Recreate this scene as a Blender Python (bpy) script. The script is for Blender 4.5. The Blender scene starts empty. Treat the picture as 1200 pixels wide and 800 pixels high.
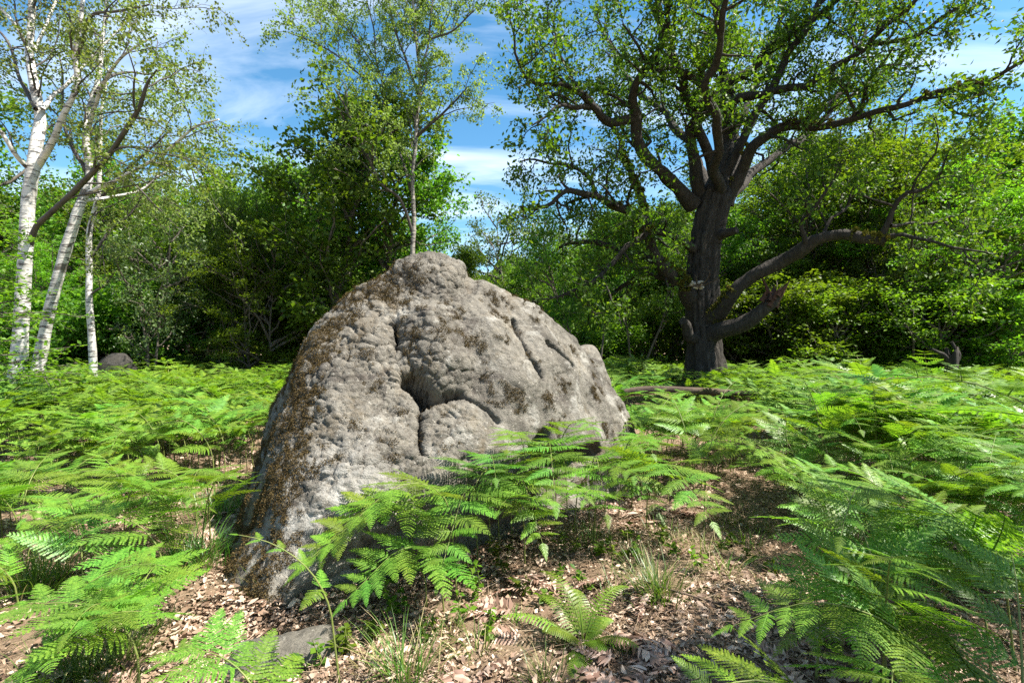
import bpy, math, random
import numpy as np
from mathutils import Vector, Matrix
from mathutils.bvhtree import BVHTree

R = math.radians
scene = bpy.context.scene
COL = scene.collection

# ------------------------------------------------------------------ camera
EYE = 1.6
FPX = 567.0                     # focal length in photo pixels (1200 wide)
cam_d = bpy.data.cameras.new('camera')
cam_d.sensor_width = 36.0
cam_d.lens = 36.0 * FPX / 1200.0
cam_d.clip_start = 0.05
cam_d.clip_end = 2000.0
cam = bpy.data.objects.new('camera', cam_d)
COL.objects.link(cam)
cam.location = (0, 0, EYE)
cam.rotation_euler = (R(90), 0, 0)
scene.camera = cam

# ------------------------------------------------------------------ sun, sky, exposure
SUN_EL, SUN_AZ = 57.0, -10.0      # elevation; azimuth measured from +X (right) towards +Y (away)
sd = Vector((math.cos(R(SUN_EL)) * math.cos(R(SUN_AZ)),
             math.cos(R(SUN_EL)) * math.sin(R(SUN_AZ)), math.sin(R(SUN_EL))))
sun_d = bpy.data.lights.new('sun', 'SUN')
sun_d.energy = 5.0
sun_d.angle = R(0.53)
sun_d.color = (1.0, 0.95, 0.86)
sun = bpy.data.objects.new('sun', sun_d)
COL.objects.link(sun)
sun.location = (30, 5, 40)
sun.rotation_euler = sd.to_track_quat('Z', 'Y').to_euler()

world = bpy.data.worlds.new('World')
scene.world = world
world.use_nodes = True
wn, wl = world.node_tree.nodes, world.node_tree.links
wn.clear()
w_out = wn.new('ShaderNodeOutputWorld')
w_bg = wn.new('ShaderNodeBackground')
w_bg.inputs['Strength'].default_value = 0.074
sky = wn.new('ShaderNodeTexSky')
sky.sky_type = 'NISHITA'
sky.sun_disc = False
sky.sun_elevation = R(SUN_EL)
sky.sun_rotation = R(90.0 - SUN_AZ)
sky.air_density = 1.0
sky.dust_density = 0.3
sky.ozone_density = 1.2
tc = wn.new('ShaderNodeTexCoord')
sep = wn.new('ShaderNodeSeparateXYZ')
wl.new(tc.outputs['Generated'], sep.inputs[0])
# project the direction on a cloud layer so that cirrus streaks run in perspective
mx = wn.new('ShaderNodeMath'); mx.operation = 'ADD'; mx.inputs[1].default_value = 0.22
wl.new(sep.outputs['Z'], mx.inputs[0])
mm = wn.new('ShaderNodeMath'); mm.operation = 'MAXIMUM'; mm.inputs[1].default_value = 0.12
wl.new(mx.outputs[0], mm.inputs[0])
dv = wn.new('ShaderNodeVectorMath'); dv.operation = 'DIVIDE'
cb = wn.new('ShaderNodeCombineXYZ')
for k in range(3):
    wl.new(mm.outputs[0], cb.inputs[k])
wl.new(tc.outputs['Generated'], dv.inputs[0]); wl.new(cb.outputs[0], dv.inputs[1])
mp = wn.new('ShaderNodeMapping')
mp.inputs['Rotation'].default_value = (0, 0, R(38))
mp.inputs['Scale'].default_value = (0.75, 2.6, 1.0)
mp.inputs['Location'].default_value = (0.45, 0.3, 0.0)
wl.new(dv.outputs[0], mp.inputs[0])
cn = wn.new('ShaderNodeTexNoise')
cn.inputs['Scale'].default_value = 1.25
cn.inputs['Detail'].default_value = 9.0
cn.inputs['Roughness'].default_value = 0.56
cn.inputs['Distortion'].default_value = 0.55
wl.new(mp.outputs[0], cn.inputs[0])
cr = wn.new('ShaderNodeValToRGB')
cr.color_ramp.elements[0].position = 0.45
cr.color_ramp.elements[0].color = (0, 0, 0, 1)
cr.color_ramp.elements[1].position = 0.96
cr.color_ramp.elements[1].color = (0.85, 0.85, 0.85, 1)
wl.new(cn.outputs['Fac'], cr.inputs[0])
cmix = wn.new('ShaderNodeMixRGB')
cmix.inputs['Color2'].default_value = (9.5, 9.8, 10.2, 1)
wl.new(cr.outputs['Color'], cmix.inputs['Fac'])
shs = wn.new('ShaderNodeHueSaturation')
shs.inputs['Saturation'].default_value = 1.28
shs.inputs['Hue'].default_value = 0.488
wl.new(sky.outputs[0], shs.inputs['Color'])
wl.new(shs.outputs[0], cmix.inputs['Color1'])
wl.new(cmix.outputs[0], w_bg.inputs['Color'])
wl.new(w_bg.outputs[0], w_out.inputs['Surface'])

vs = scene.view_settings
vs.view_transform = 'Standard'
vs.look = 'None'
vs.exposure = 1.68
vs.gamma = 1.0
vs.use_curve_mapping = False
scene.cycles.use_denoising = False
scene.cycles.max_bounces = 7
scene.cycles.diffuse_bounces = 3
scene.cycles.glossy_bounces = 2
scene.cycles.transmission_bounces = 4
scene.cycles.transparent_max_bounces = 4
scene.cycles.sample_clamp_indirect = 6.0

# ------------------------------------------------------------------ helpers
rng = np.random.default_rng(7)


def PX(px, py, d):
    """world point that the photo shows at pixel (px, py), d metres ahead"""
    return np.array([(px - 600.0) / FPX * d, d, EYE - (py - 400.0) / FPX * d])


def nrm(v):
    return v / np.maximum(np.linalg.norm(v, axis=-1, keepdims=True), 1e-9)


def mesh(name, V, Fs, mat=None, smooth=False):
    """Fs: list of (m,k) index arrays"""
    V = np.asarray(V, np.float32).reshape(-1, 3)
    me = bpy.data.meshes.new(name)
    Fs = [np.asarray(F, np.int32) for F in Fs if len(F)]
    tot = np.concatenate([np.full(len(F), F.shape[1], np.int32) for F in Fs])
    loops = np.concatenate([F.ravel() for F in Fs])
    me.vertices.add(len(V)); me.vertices.foreach_set('co', V.ravel())
    me.loops.add(len(loops)); me.loops.foreach_set('vertex_index', loops)
    me.polygons.add(len(tot))
    start = np.concatenate([[0], np.cumsum(tot)[:-1]]).astype(np.int32)
    me.polygons.foreach_set('loop_start', start)
    me.polygons.foreach_set('loop_total', tot)
    if smooth:
        me.polygons.foreach_set('use_smooth', np.ones(len(tot), bool))
    me.update(calc_edges=True)
    if mat:
        me.materials.append(mat)
    return me


def link(name, data, parent=None, loc=None, **props):
    o = bpy.data.objects.new(name, data)
    COL.objects.link(o)
    if parent is not None:
        o.parent = parent
    if loc is not None:
        o.location = loc
    for k, v in props.items():
        o[k] = v
    return o


class Geo:
    """collects vertices and faces of one mesh"""
    def __init__(self):
        self.V, self.F, self.n = [], {}, 0

    def add(self, V, F):
        V = np.asarray(V, float).reshape(-1, 3)
        F = np.asarray(F)
        self.F.setdefault(F.shape[1], []).append(F + self.n)
        self.V.append(V); self.n += len(V)

    def mesh(self, name, mat, smooth=False, origin=(0, 0, 0)):
        V = np.concatenate(self.V) - np.asarray(origin, float)
        return mesh(name, V, [np.concatenate(f) for f in self.F.values()], mat, smooth)


def tubes(geo, P, Rr, k=5, cap=False):
    """P (B,n,3) centre lines, Rr (B,n) radii -> swept tubes"""
    P = np.asarray(P, float); Rr = np.asarray(Rr, float)
    if P.ndim == 2:
        P = P[None]; Rr = Rr[None]
    B, n, _ = P.shape
    T = nrm(np.gradient(P, axis=1))
    ov = nrm(P[:, -1] - P[:, 0])
    ref = np.where(np.abs(ov[:, 2:3]) > 0.75, np.array([[1.0, 0.13, 0]]), np.array([[0.07, 0.1, 1.0]]))
    ref = np.repeat(ref[:, None], n, axis=1)
    A = nrm(np.cross(T, ref)); Bv = np.cross(T, A)
    a = np.linspace(0, 2 * np.pi, k, endpoint=False)
    ring = (A[:, :, None, :] * np.cos(a)[None, None, :, None] + Bv[:, :, None, :] * np.sin(a)[None, None, :, None])
    V = P[:, :, None, :] + ring * Rr[:, :, None, None]
    idx = np.arange(B * n * k).reshape(B, n, k)
    i2 = np.roll(idx, -1, axis=2)
    F = np.stack([idx[:, :-1], i2[:, :-1], i2[:, 1:], idx[:, 1:]], -1).reshape(-1, 4)
    geo.add(V, F)
    if cap:
        geo.add(V[:, -1].reshape(-1, 3), np.arange(B * k).reshape(B, k))


def leaves(geo, C, D, N, L, W, fold=0.18):
    """leaf blades: centre-base C, direction D, normal N, length L, width W: 2 triangles, folded"""
    D = nrm(D); S = nrm(np.cross(N, D)); U = np.cross(D, S)
    L = np.broadcast_to(np.asarray(L, float), (len(C),))[:, None]
    W = np.broadcast_to(np.asarray(W, float), (len(C),))[:, None]
    mid = C + D * L * 0.52 + U * W * fold
    v = np.stack([C, mid + S * W * 0.5, C + D * L, mid - S * W * 0.5], 1)
    i = np.arange(len(C) * 4).reshape(-1, 4)
    geo.add(v, np.concatenate([i[:, [0, 2, 1]], i[:, [0, 3, 2]]]))


def rvec(n, r=None):
    r = r or rng
    return nrm(r.normal(size=(n, 3)))


def grow(p0, d0, L, n=6, wob=0.25, up=0.0, r=None):
    """batch of crooked branches: (B,n,3)"""
    r = r or rng
    B = len(p0)
    P = np.zeros((B, n, 3)); P[:, 0] = p0
    d = nrm(d0)
    st = (np.asarray(L, float) / (n - 1)).reshape(-1, 1)
    for i in range(1, n):
        d = nrm(d + r.normal(size=(B, 3)) * wob + np.array([0, 0, up]))
        P[:, i] = P[:, i - 1] + d * st
    return P


def spawn(P, m, t0, t1, ang, r=None, flat=0.0, upb=0.0):
    """m children per parent branch: start points, directions, position along"""
    r = r or rng
    B, n, _ = P.shape
    t = (t0 + (t1 - t0) * (np.arange(m)[None] + r.random((B, m))) / m)
    f = t * (n - 1); i = np.clip(f.astype(int), 0, n - 2); w = (f - i)[..., None]
    b = np.arange(B)[:, None]
    pos = P[b, i] * (1 - w) + P[b, i + 1] * w
    tan = nrm(P[b, i + 1] - P[b, i])
    rv = r.normal(size=(B, m, 3)); rv[..., 2] *= (1 - flat)
    per = nrm(rv - tan * (rv * tan).sum(-1, keepdims=True))
    a = (ang + r.normal(size=(B, m, 1)) * 0.22)
    d = nrm(tan * np.cos(a) + per * np.sin(a) + np.array([0, 0, upb]))
    return pos.reshape(-1, 3), d.reshape(-1, 3), t.reshape(-1)


def spline(pts, n):
    """Catmull-Rom through pts, n samples evenly spaced"""
    p = np.asarray(pts, float)
    p = np.vstack([2 * p[0] - p[1], p, 2 * p[-1] - p[-2]])
    out = []
    for i in range(1, len(p) - 2):
        t = np.linspace(0, 1, 16, endpoint=False)[:, None]
        a, b, c, d = p[i - 1], p[i], p[i + 1], p[i + 2]
        out.append(0.5 * ((2 * b) + (c - a) * t + (2 * a - 5 * b + 4 * c - d) * t ** 2 + (3 * b - a - 3 * c + d) * t ** 3))
    q = np.vstack(out + [p[-2][None]])
    s = np.concatenate([[0], np.cumsum(np.linalg.norm(np.diff(q[:, :3], axis=0), axis=1))])
    u = np.linspace(0, s[-1], n)
    return np.stack([np.interp(u, s, q[:, k]) for k in range(q.shape[1])], 1)


def hash3(i, j, k, s=0):
    h = (i.astype(np.int64) * 73856093) ^ (j.astype(np.int64) * 19349663) ^ (k.astype(np.int64) * 83492791) ^ (s * 2654435761)
    h = (h ^ (h >> 13)) * 1274126177
    h = h ^ (h >> 16)
    return (h & 0xFFFFF) / float(0xFFFFF)


def vnoise(P, s=0):
    """value noise, 0..1"""
    P = np.asarray(P, float)
    f = np.floor(P).astype(np.int64); w = P - f; w = w * w * (3 - 2 * w)
    o = 0
    for a in (0, 1):
        for b in (0, 1):
            for c in (0, 1):
                wt = (w[:, 0] if a else 1 - w[:, 0]) * (w[:, 1] if b else 1 - w[:, 1]) * (w[:, 2] if c else 1 - w[:, 2])
                o = o + wt * hash3(f[:, 0] + a, f[:, 1] + b, f[:, 2] + c, s)
    return o


def fbm(P, s=0, oct=4):
    a, t, o = 0.5, 0.0, 0.0
    P = np.asarray(P, float)
    for k in range(oct):
        o = o + a * vnoise(P * 2 ** k, s + k); t += a; a *= 0.5
    return o / t


def voronoi(P, s=0):
    """F1, F2 of jittered cells"""
    f = np.floor(P).astype(np.int64)
    F1 = np.full(len(P), 9.0); F2 = np.full(len(P), 9.0); ID = np.zeros(len(P)); TL = np.zeros(len(P))
    for a in (-1, 0, 1):
        for b in (-1, 0, 1):
            for c in (-1, 0, 1):
                i, j, k = f[:, 0] + a, f[:, 1] + b, f[:, 2] + c
                q = np.stack([i + hash3(i, j, k, s), j + hash3(i, j, k, s + 1), k + hash3(i, j, k, s + 2)], 1)
                d = np.linalg.norm(P - q, axis=1)
                m = d < F1
                F2 = np.where(m, F1, np.minimum(F2, d)); F1 = np.where(m, d, F1)
                ID = np.where(m, hash3(i, j, k, s + 3), ID)
                TL = np.where(m, (P[:, 0] - q[:, 0]) * (hash3(i, j, k, s + 4) - .5) + (P[:, 2] - q[:, 2]) * (hash3(i, j, k, s + 5) - .5), TL)
    return F1, F2, ID, TL


def sst(a, b, x):
    t = np.clip((x - a) / (b - a), 0, 1)
    return t * t * (3 - 2 * t)


# ------------------------------------------------------------------ materials
def newmat(name):
    m = bpy.data.materials.new(name); m.use_nodes = True
    nt = m.node_tree; nt.nodes.clear()
    out = nt.nodes.new('ShaderNodeOutputMaterial')
    return m, nt, out


def ramp(nt, stops, fac):
    n = nt.nodes.new('ShaderNodeValToRGB')
    e = n.color_ramp.elements
    while len(e) < len(stops):
        e.new(0.5)
    for i, (p, c) in enumerate(stops):
        e[i].position = p; e[i].color = (*c, 1)
    nt.links.new(fac, n.inputs[0])
    return n.outputs['Color']


def noise(nt, scale, detail=4, rough=0.55, vec=None, dist=0.0):
    n = nt.nodes.new('ShaderNodeTexNoise')
    n.inputs['Scale'].default_value = scale; n.inputs['Detail'].default_value = detail
    n.inputs['Roughness'].default_value = rough; n.inputs['Distortion'].default_value = dist
    if vec is not None:
        nt.links.new(vec, n.inputs['Vector'])
    return n.outputs['Fac']


def mixc(nt, fac, a, b, mode='MIX'):
    n = nt.nodes.new('ShaderNodeMixRGB'); n.blend_type = mode
    for k, v in ((0, fac), (1, a), (2, b)):
        if isinstance(v, (tuple, list)):
            n.inputs[k].default_value = (*v, 1)
        elif isinstance(v, (int, float)):
            n.inputs[k].default_value = v
        else:
            nt.links.new(v, n.inputs[k])
    return n.outputs[0]


def bump(nt, h, strength=0.4, dist=0.02):
    n = nt.nodes.new('ShaderNodeBump')
    n.inputs['Strength'].default_value = strength; n.inputs['Distance'].default_value = dist
    nt.links.new(h, n.inputs['Height'])
    return n.outputs[0]


def objco(nt, scale=None):
    t = nt.nodes.new('ShaderNodeTexCoord')
    if scale is None:
        return t.outputs['Object']
    m = nt.nodes.new('ShaderNodeMapping'); m.inputs['Scale'].default_value = scale
    nt.links.new(t.outputs['Object'], m.inputs[0])
    return m.outputs[0]


def leafmat(name, dark, mid, light, trans=0.45, tcol=None, rough=0.42, spec=0.5, objvar=0.33, drift=False):
    """leaf: diffuse + gloss + light shining through; colour differs from leaf to leaf and plant to plant"""
    m, nt, out = newmat(name)
    g = nt.nodes.new('ShaderNodeNewGeometry')
    col = ramp(nt, [(0.0, dark), (0.5, mid), (1.0, light)], g.outputs['Random Per Island'])
    oi = nt.nodes.new('ShaderNodeObjectInfo')
    hs = nt.nodes.new('ShaderNodeHueSaturation')
    mr = nt.nodes.new('ShaderNodeMapRange'); mr.inputs['To Min'].default_value = 1 - objvar; mr.inputs['To Max'].default_value = 1 + objvar
    nt.links.new(oi.outputs['Random'], mr.inputs[0]); nt.links.new(mr.outputs[0], hs.inputs['Value'])
    mh = nt.nodes.new('ShaderNodeMapRange'); mh.inputs['To Min'].default_value = 0.475; mh.inputs['To Max'].default_value = 0.520
    nt.links.new(oi.outputs['Random'], mh.inputs[0]); nt.links.new(mh.outputs[0], hs.inputs['Hue'])
    nt.links.new(col, hs.inputs['Color'])
    c = hs.outputs[0]
    if drift:
        f = noise(nt, 0.8, 3, 0.6, g.outputs['Position'])
        c = mixc(nt, 1.0, c, ramp(nt, [(0.30, (0.62, 0.86, 1.35)), (0.50, (1.0, 1.0, 1.0)), (0.70, (1.22, 1.08, 0.8))], f), 'MULTIPLY')
    p = nt.nodes.new('ShaderNodeBsdfPrincipled')
    p.inputs['Roughness'].default_value = rough
    p.inputs['Specular IOR Level'].default_value = spec
    nt.links.new(c, p.inputs['Base Color'])
    tr = nt.nodes.new('ShaderNodeBsdfTranslucent')
    tcol = tcol or (1.35, 1.38, 0.5)
    nt.links.new(mixc(nt, 1.0, c, tcol, 'MULTIPLY'), tr.inputs['Color'])
    mix = nt.nodes.new('ShaderNodeMixShader'); mix.inputs[0].default_value = trans
    nt.links.new(p.outputs[0], mix.inputs[1]); nt.links.new(tr.outputs[0], mix.inputs[2])
    nt.links.new(mix.outputs[0], out.inputs[0])
    return m


def solid(name, stops, scale=6, detail=5, rough=0.8, bstr=0.5, bdist=0.02, stretch=None, spec=0.3, bscale=None):
    m, nt, out = newmat(name)
    v = objco(nt, stretch)
    f = noise(nt, scale, detail, 0.6, v)
    p = nt.nodes.new('ShaderNodeBsdfPrincipled')
    p.inputs['Roughness'].default_value = rough
    p.inputs['Specular IOR Level'].default_value = spec
    nt.links.new(ramp(nt, stops, f), p.inputs['Base Color'])
    h = noise(nt, bscale or scale * 3, 6, 0.65, v)
    nt.links.new(bump(nt, h, bstr, bdist), p.inputs['Normal'])
    nt.links.new(p.outputs[0], out.inputs[0])
    return m


M = {}
M['fern'] = leafmat('bracken_leaf', (0.070, 0.160, 0.016), (0.128, 0.258, 0.024), (0.205, 0.340, 0.038), 0.42, rough=0.45, spec=0.5, objvar=0.22, drift=True)
M['fern_far'] = leafmat('bracken_leaf_far', (0.070, 0.160, 0.016), (0.128, 0.258, 0.024), (0.205, 0.340, 0.038), 0.42, rough=0.45, spec=0.5, objvar=0.22, drift=True)
M['fern_lime'] = leafmat('male_fern_leaf', (0.11, 0.20, 0.018), (0.15, 0.26, 0.025), (0.19, 0.31, 0.03), 0.42, rough=0.42)
M['oak'] = leafmat('oak_leaf', (0.036, 0.074, 0.009), (0.064, 0.118, 0.012), (0.130, 0.185, 0.016), 0.50, rough=0.5, spec=0.25)
M['birch'] = leafmat('birch_leaf', (0.105, 0.175, 0.042), (0.160, 0.240, 0.060), (0.235, 0.310, 0.085), 0.48, rough=0.5, spec=0.2)
M['dark'] = leafmat('forest_leaf', (0.045, 0.105, 0.012), (0.082, 0.168, 0.016), (0.140, 0.235, 0.022), 0.52, rough=0.5, spec=0.3)
M['beech'] = leafmat('beech_leaf', (0.075, 0.160, 0.012), (0.110, 0.215, 0.016), (0.160, 0.270, 0.022), 0.52, rough=0.48, spec=0.3)
M['pale'] = leafmat('pale_leaf', (0.060, 0.105, 0.030), (0.085, 0.135, 0.040), (0.12, 0.165, 0.05), 0.45, rough=0.42)
M['grass'] = leafmat('grass_blade', (0.045, 0.115, 0.014), (0.075, 0.165, 0.02), (0.13, 0.21, 0.035), 0.40, rough=0.4)
M['drygrass'] = leafmat('dry_grass_blade', (0.20, 0.17, 0.06), (0.28, 0.23, 0.10), (0.36, 0.30, 0.15), 0.25, tcol=(1, 1, 0.8), rough=0.6)
M['litter'] = leafmat('dead_leaf', (0.11, 0.068, 0.040), (0.31, 0.215, 0.142), (0.58, 0.46, 0.345), 0.14, tcol=(1, .8, .6), rough=0.62, spec=0.35, objvar=0.0)
M['straw'] = leafmat('straw', (0.12, 0.075, 0.045), (0.27, 0.19, 0.12), (0.46, 0.36, 0.25), 0.1, tcol=(1, .9, .7), rough=0.7, spec=0.25, objvar=0.0)
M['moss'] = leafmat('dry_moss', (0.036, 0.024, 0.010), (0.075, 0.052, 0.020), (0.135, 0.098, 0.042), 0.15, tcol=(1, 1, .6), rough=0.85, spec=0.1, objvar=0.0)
M['gmoss'] = leafmat('green_moss', (0.060, 0.060, 0.012), (0.11, 0.105, 0.018), (0.17, 0.13, 0.025), 0.2, tcol=(1, 1, .6), rough=0.85, spec=0.1, objvar=0.0)
M['stem'] = solid('bracken_stem', [(0.3, (0.10, 0.13, 0.03)), (0.7, (0.17, 0.19, 0.05))], 9, rough=0.5, bstr=0.1)
M['oakbark'] = solid('oak_bark', [(0.25, (0.020, 0.016, 0.012)), (0.55, (0.042, 0.035, 0.028)), (0.8, (0.080, 0.069, 0.055))], 3.5, rough=0.9,
                     bstr=1.0, bdist=0.08, stretch=(4, 4, 0.8), bscale=5)
M['bark'] = solid('forest_bark', [(0.3, (0.075, 0.063, 0.05)), (0.7, (0.17, 0.145, 0.115))], 4, rough=0.9, bstr=0.8, bdist=0.04, stretch=(3, 3, 0.7))
M['birchtwig'] = solid('birch_twig', [(0.3, (0.040, 0.034, 0.030)), (0.7, (0.10, 0.085, 0.075))], 4, rough=0.7, bstr=0.2)
M['deadwood'] = solid('dead_wood', [(0.3, (0.045, 0.032, 0.023)), (0.7, (0.125, 0.09, 0.064))], 3, rough=0.9, bstr=0.8, bdist=0.03, stretch=(0.8, 4, 4))
M['redwood'] = solid('rotten_red_wood', [(0.3, (0.035, 0.018, 0.012)), (0.7, (0.10, 0.045, 0.026))], 5, rough=0.9, bstr=0.8, bdist=0.04)
M['palewood'] = solid('broken_pale_wood', [(0.3, (0.35, 0.30, 0.24)), (0.7, (0.62, 0.57, 0.50))], 9, rough=0.8, bstr=0.6)


def birch_bark(name='birch_bark', k=1.0):
    m, nt, out = newmat(name)
    base = ramp(nt, [(0.3, (0.30, 0.28, 0.25)), (0.55, (0.56, 0.535, 0.49)), (0.8, (0.70, 0.67, 0.62))], noise(nt, 5, 4, 0.6, objco(nt)))
    marks = noise(nt, 2.6, 5, 0.6, objco(nt, (2.2, 2.2, 11.0)), 0.3)
    mk = ramp(nt, [(0.53, (0, 0, 0)), (0.60, (1, 1, 1))], marks)
    big = noise(nt, 1.6, 3, 0.6, objco(nt, (1.5, 1.5, 2.6)))
    bk = ramp(nt, [(0.60, (0, 0, 0)), (0.67, (1, 1, 1))], big)
    c = mixc(nt, mk, base, (0.075, 0.065, 0.058))
    c = mixc(nt, bk, c, (0.10, 0.085, 0.07))
    if k != 1.0:
        c = mixc(nt, 1.0, c, (k, k * 0.94, k * 0.86), 'MULTIPLY')
    p = nt.nodes.new('ShaderNodeBsdfPrincipled'); p.inputs['Roughness'].default_value = 0.6
    nt.links.new(c, p.inputs['Base Color'])
    nt.links.new(bump(nt, marks, 0.5, 0.02), p.inputs['Normal'])
    nt.links.new(p.outputs[0], out.inputs[0])
    return m


def rock_mat(name='sandstone', dark=1.0):
    m, nt, out = newmat(name)
    v = objco(nt)
    a = noise(nt, 1.5, 7, 0.68, v, 0.4)
    base = ramp(nt, [(0.28, (0.060, 0.052, 0.042)), (0.47, (0.128, 0.115, 0.094)), (0.68, (0.205, 0.188, 0.158))], a)
    b = noise(nt, 11, 8, 0.72, v)
    base = mixc(nt, 0.75, base, ramp(nt, [(0.33, (0.40, 0.39, 0.37)), (0.52, (1, 1, 1)), (0.72, (1.5, 1.48, 1.42))], b), 'MULTIPLY')
    # pale crustose lichen
    l1 = noise(nt, 3.1, 7, 0.70, v, 0.6)
    base = mixc(nt, ramp(nt, [(0.55, (0, 0, 0)), (0.68, (0.85, 0.85, 0.85))], l1), base, (0.30, 0.285, 0.25))
    # dark grey lichen crust
    l2 = noise(nt, 2.3, 8, 0.75, objco(nt, (1, 1, 1.2)), 0.8)
    base = mixc(nt, ramp(nt, [(0.535, (0, 0, 0)), (0.62, (0.8, 0.8, 0.8))], l2), base, (0.060, 0.050, 0.042))
    # brown and olive stains of dry moss film
    l3 = noise(nt, 1.5, 8, 0.72, objco(nt, (1.1, 1, 1)), 0.5)
    base = mixc(nt, ramp(nt, [(0.53, (0, 0, 0)), (0.66, (0.7, 0.7, 0.7))], l3), base, (0.088, 0.064, 0.034))
    if dark == 1.0:
        # bleached crust of pale lichen low on the near foot
        vd = nt.nodes.new('ShaderNodeVectorMath'); vd.operation = 'DISTANCE'
        nt.links.new(v, vd.inputs[0]); vd.inputs[1].default_value = (-0.72, -1.42, 0.40)
        pm = ramp(nt, [(0.15, (1, 1, 1)), (0.62, (0, 0, 0))], vd.outputs['Value'])
        pn = ramp(nt, [(0.42, (0, 0, 0)), (0.56, (0.85, 0.85, 0.85))], noise(nt, 5.0, 7, 0.7, v, 0.5))
        base = mixc(nt, mixc(nt, 1.0, pm, pn, 'MULTIPLY'), base, (0.37, 0.355, 0.32))
    # speckles
    l4 = noise(nt, 42, 3, 0.6, v)
    base = mixc(nt, ramp(nt, [(0.62, (0, 0, 0)), (0.68, (0.8, 0.8, 0.8))], l4), base, (0.29, 0.27, 0.23))
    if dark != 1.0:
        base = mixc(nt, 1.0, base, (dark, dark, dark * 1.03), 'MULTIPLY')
    p = nt.nodes.new('ShaderNodeBsdfPrincipled'); p.inputs['Roughness'].default_value = 0.88
    p.inputs['Specular IOR Level'].default_value = 0.25
    nt.links.new(base, p.inputs['Base Color'])
    h = mixc(nt, 0.5, noise(nt, 30, 8, 0.7, v), noise(nt, 85, 4, 0.6, v))
    nt.links.new(bump(nt, h, 1.0, 0.03), p.inputs['Normal'])
    nt.links.new(p.outputs[0], out.inputs[0])
    return m


def ground_mat():
    m, nt, out = newmat('forest_floor')
    v = objco(nt)
    c = ramp(nt, [(0.30, (0.10, 0.068, 0.042)), (0.5, (0.235, 0.165, 0.108)), (0.72, (0.40, 0.30, 0.21))], noise(nt, 26, 8, 0.75, v))
    c2 = ramp(nt, [(0.35, (0.10, 0.065, 0.04)), (0.6, (0.24, 0.17, 0.11))], noise(nt, 3, 6, 0.7, v))
    c = mixc(nt, 0.45, c, c2)
    g = ramp(nt, [(0.56, (0, 0, 0)), (0.70, (0.6, 0.6, 0.6))], noise(nt, 1.1, 5, 0.65, v))
    c = mixc(nt, g, c, (0.10, 0.115, 0.035))
    p = nt.nodes.new('ShaderNodeBsdfPrincipled'); p.inputs['Roughness'].default_value = 0.95
    p.inputs['Specular IOR Level'].default_value = 0.15
    nt.links.new(c, p.inputs['Base Color'])
    nt.links.new(bump(nt, noise(nt, 40, 8, 0.75, v), 1.0, 0.03), p.inputs['Normal'])
    nt.links.new(p.outputs[0], out.inputs[0])
    return m


M['birchbark'] = birch_bark()
M['greybirch'] = birch_bark('grey_birch_bark', 0.5)
M['rock'] = rock_mat()
M['rock_shaded'] = rock_mat('shaded_grey_sandstone', 0.32)  # copy of the sandstone with shade put into its colour
M['ground'] = ground_mat()


# ------------------------------------------------------------------ ground
def gh(x, y):
    x = np.asarray(x, float); y = np.asarray(y, float)
    z = 0.05 * np.sin(x * 0.9 + 1.3) * np.cos(y * 0.7) + 0.03 * np.sin(x * 2.3 + y * 1.7) + 0.02 * np.cos(y * 3.1 - x * 1.1)
    z = z + 0.10 * np.exp(-(((x - 1.35) / 0.9) ** 2 + ((y - 3.3) / 0.8) ** 2))
    return z * np.clip(1.5 - y / 30.0, 0.3, 1)


def build_ground():
    gx = np.unique(np.concatenate([np.linspace(-300, -14, 40), np.linspace(-14, 14, 220), np.linspace(14, 300, 40)]))
    gy = np.unique(np.concatenate([np.linspace(-120, 0, 16), np.linspace(0, 14, 120), np.linspace(14, 600, 60)]))
    X, Y = np.meshgrid(gx, gy)
    Z = gh(X, Y)
    near = np.exp(-((X / 6) ** 2 + ((Y - 3) / 5) ** 2))
    P = np.stack([X.ravel() * 7, Y.ravel() * 7, np.zeros(X.size)], 1)
    Z = Z + near * 0.035 * (fbm(P, 5, 3).reshape(X.shape) - 0.5)
    V = np.stack([X, Y, Z], -1).reshape(-1, 3)
    i = np.arange(X.size).reshape(X.shape)
    F = np.stack([i[:-1, :-1], i[:-1, 1:], i[1:, 1:], i[1:, :-1]], -1).reshape(-1, 4)
    link('ground', mesh('ground', V, [F], M['ground'], True), kind='structure',
         label='brown forest floor of soil, dead leaves and straw')


build_ground()

# ------------------------------------------------------------------ the boulder
ROCK_POLY = np.array([(-1.45, 2.70), (-0.75, 3.1), (-0.2, 3.65), (0.35, 4.2), (1.05, 4.85), (1.5, 5.6), (1.4, 6.6), (0.4, 7.1),
                      (-1.0, 7.1), (-2.3, 6.3), (-2.65, 5.0), (-2.12, 3.75), (-1.80, 2.95)])


def in_rock(x, y, grow_=0.0):
    c = ROCK_POLY.mean(0)
    p = c + (ROCK_POLY - c) * (1 + grow_)
    n = len(p); ins = np.zeros(np.shape(x), bool)
    j = n - 1
    for i in range(n):
        cnd = ((p[i, 1] > y) != (p[j, 1] > y)) & (x < (p[j, 0] - p[i, 0]) * (y - p[i, 1]) / (p[j, 1] - p[i, 1] + 1e-9) + p[i, 0])
        ins ^= cnd; j = i
    return ins


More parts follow.
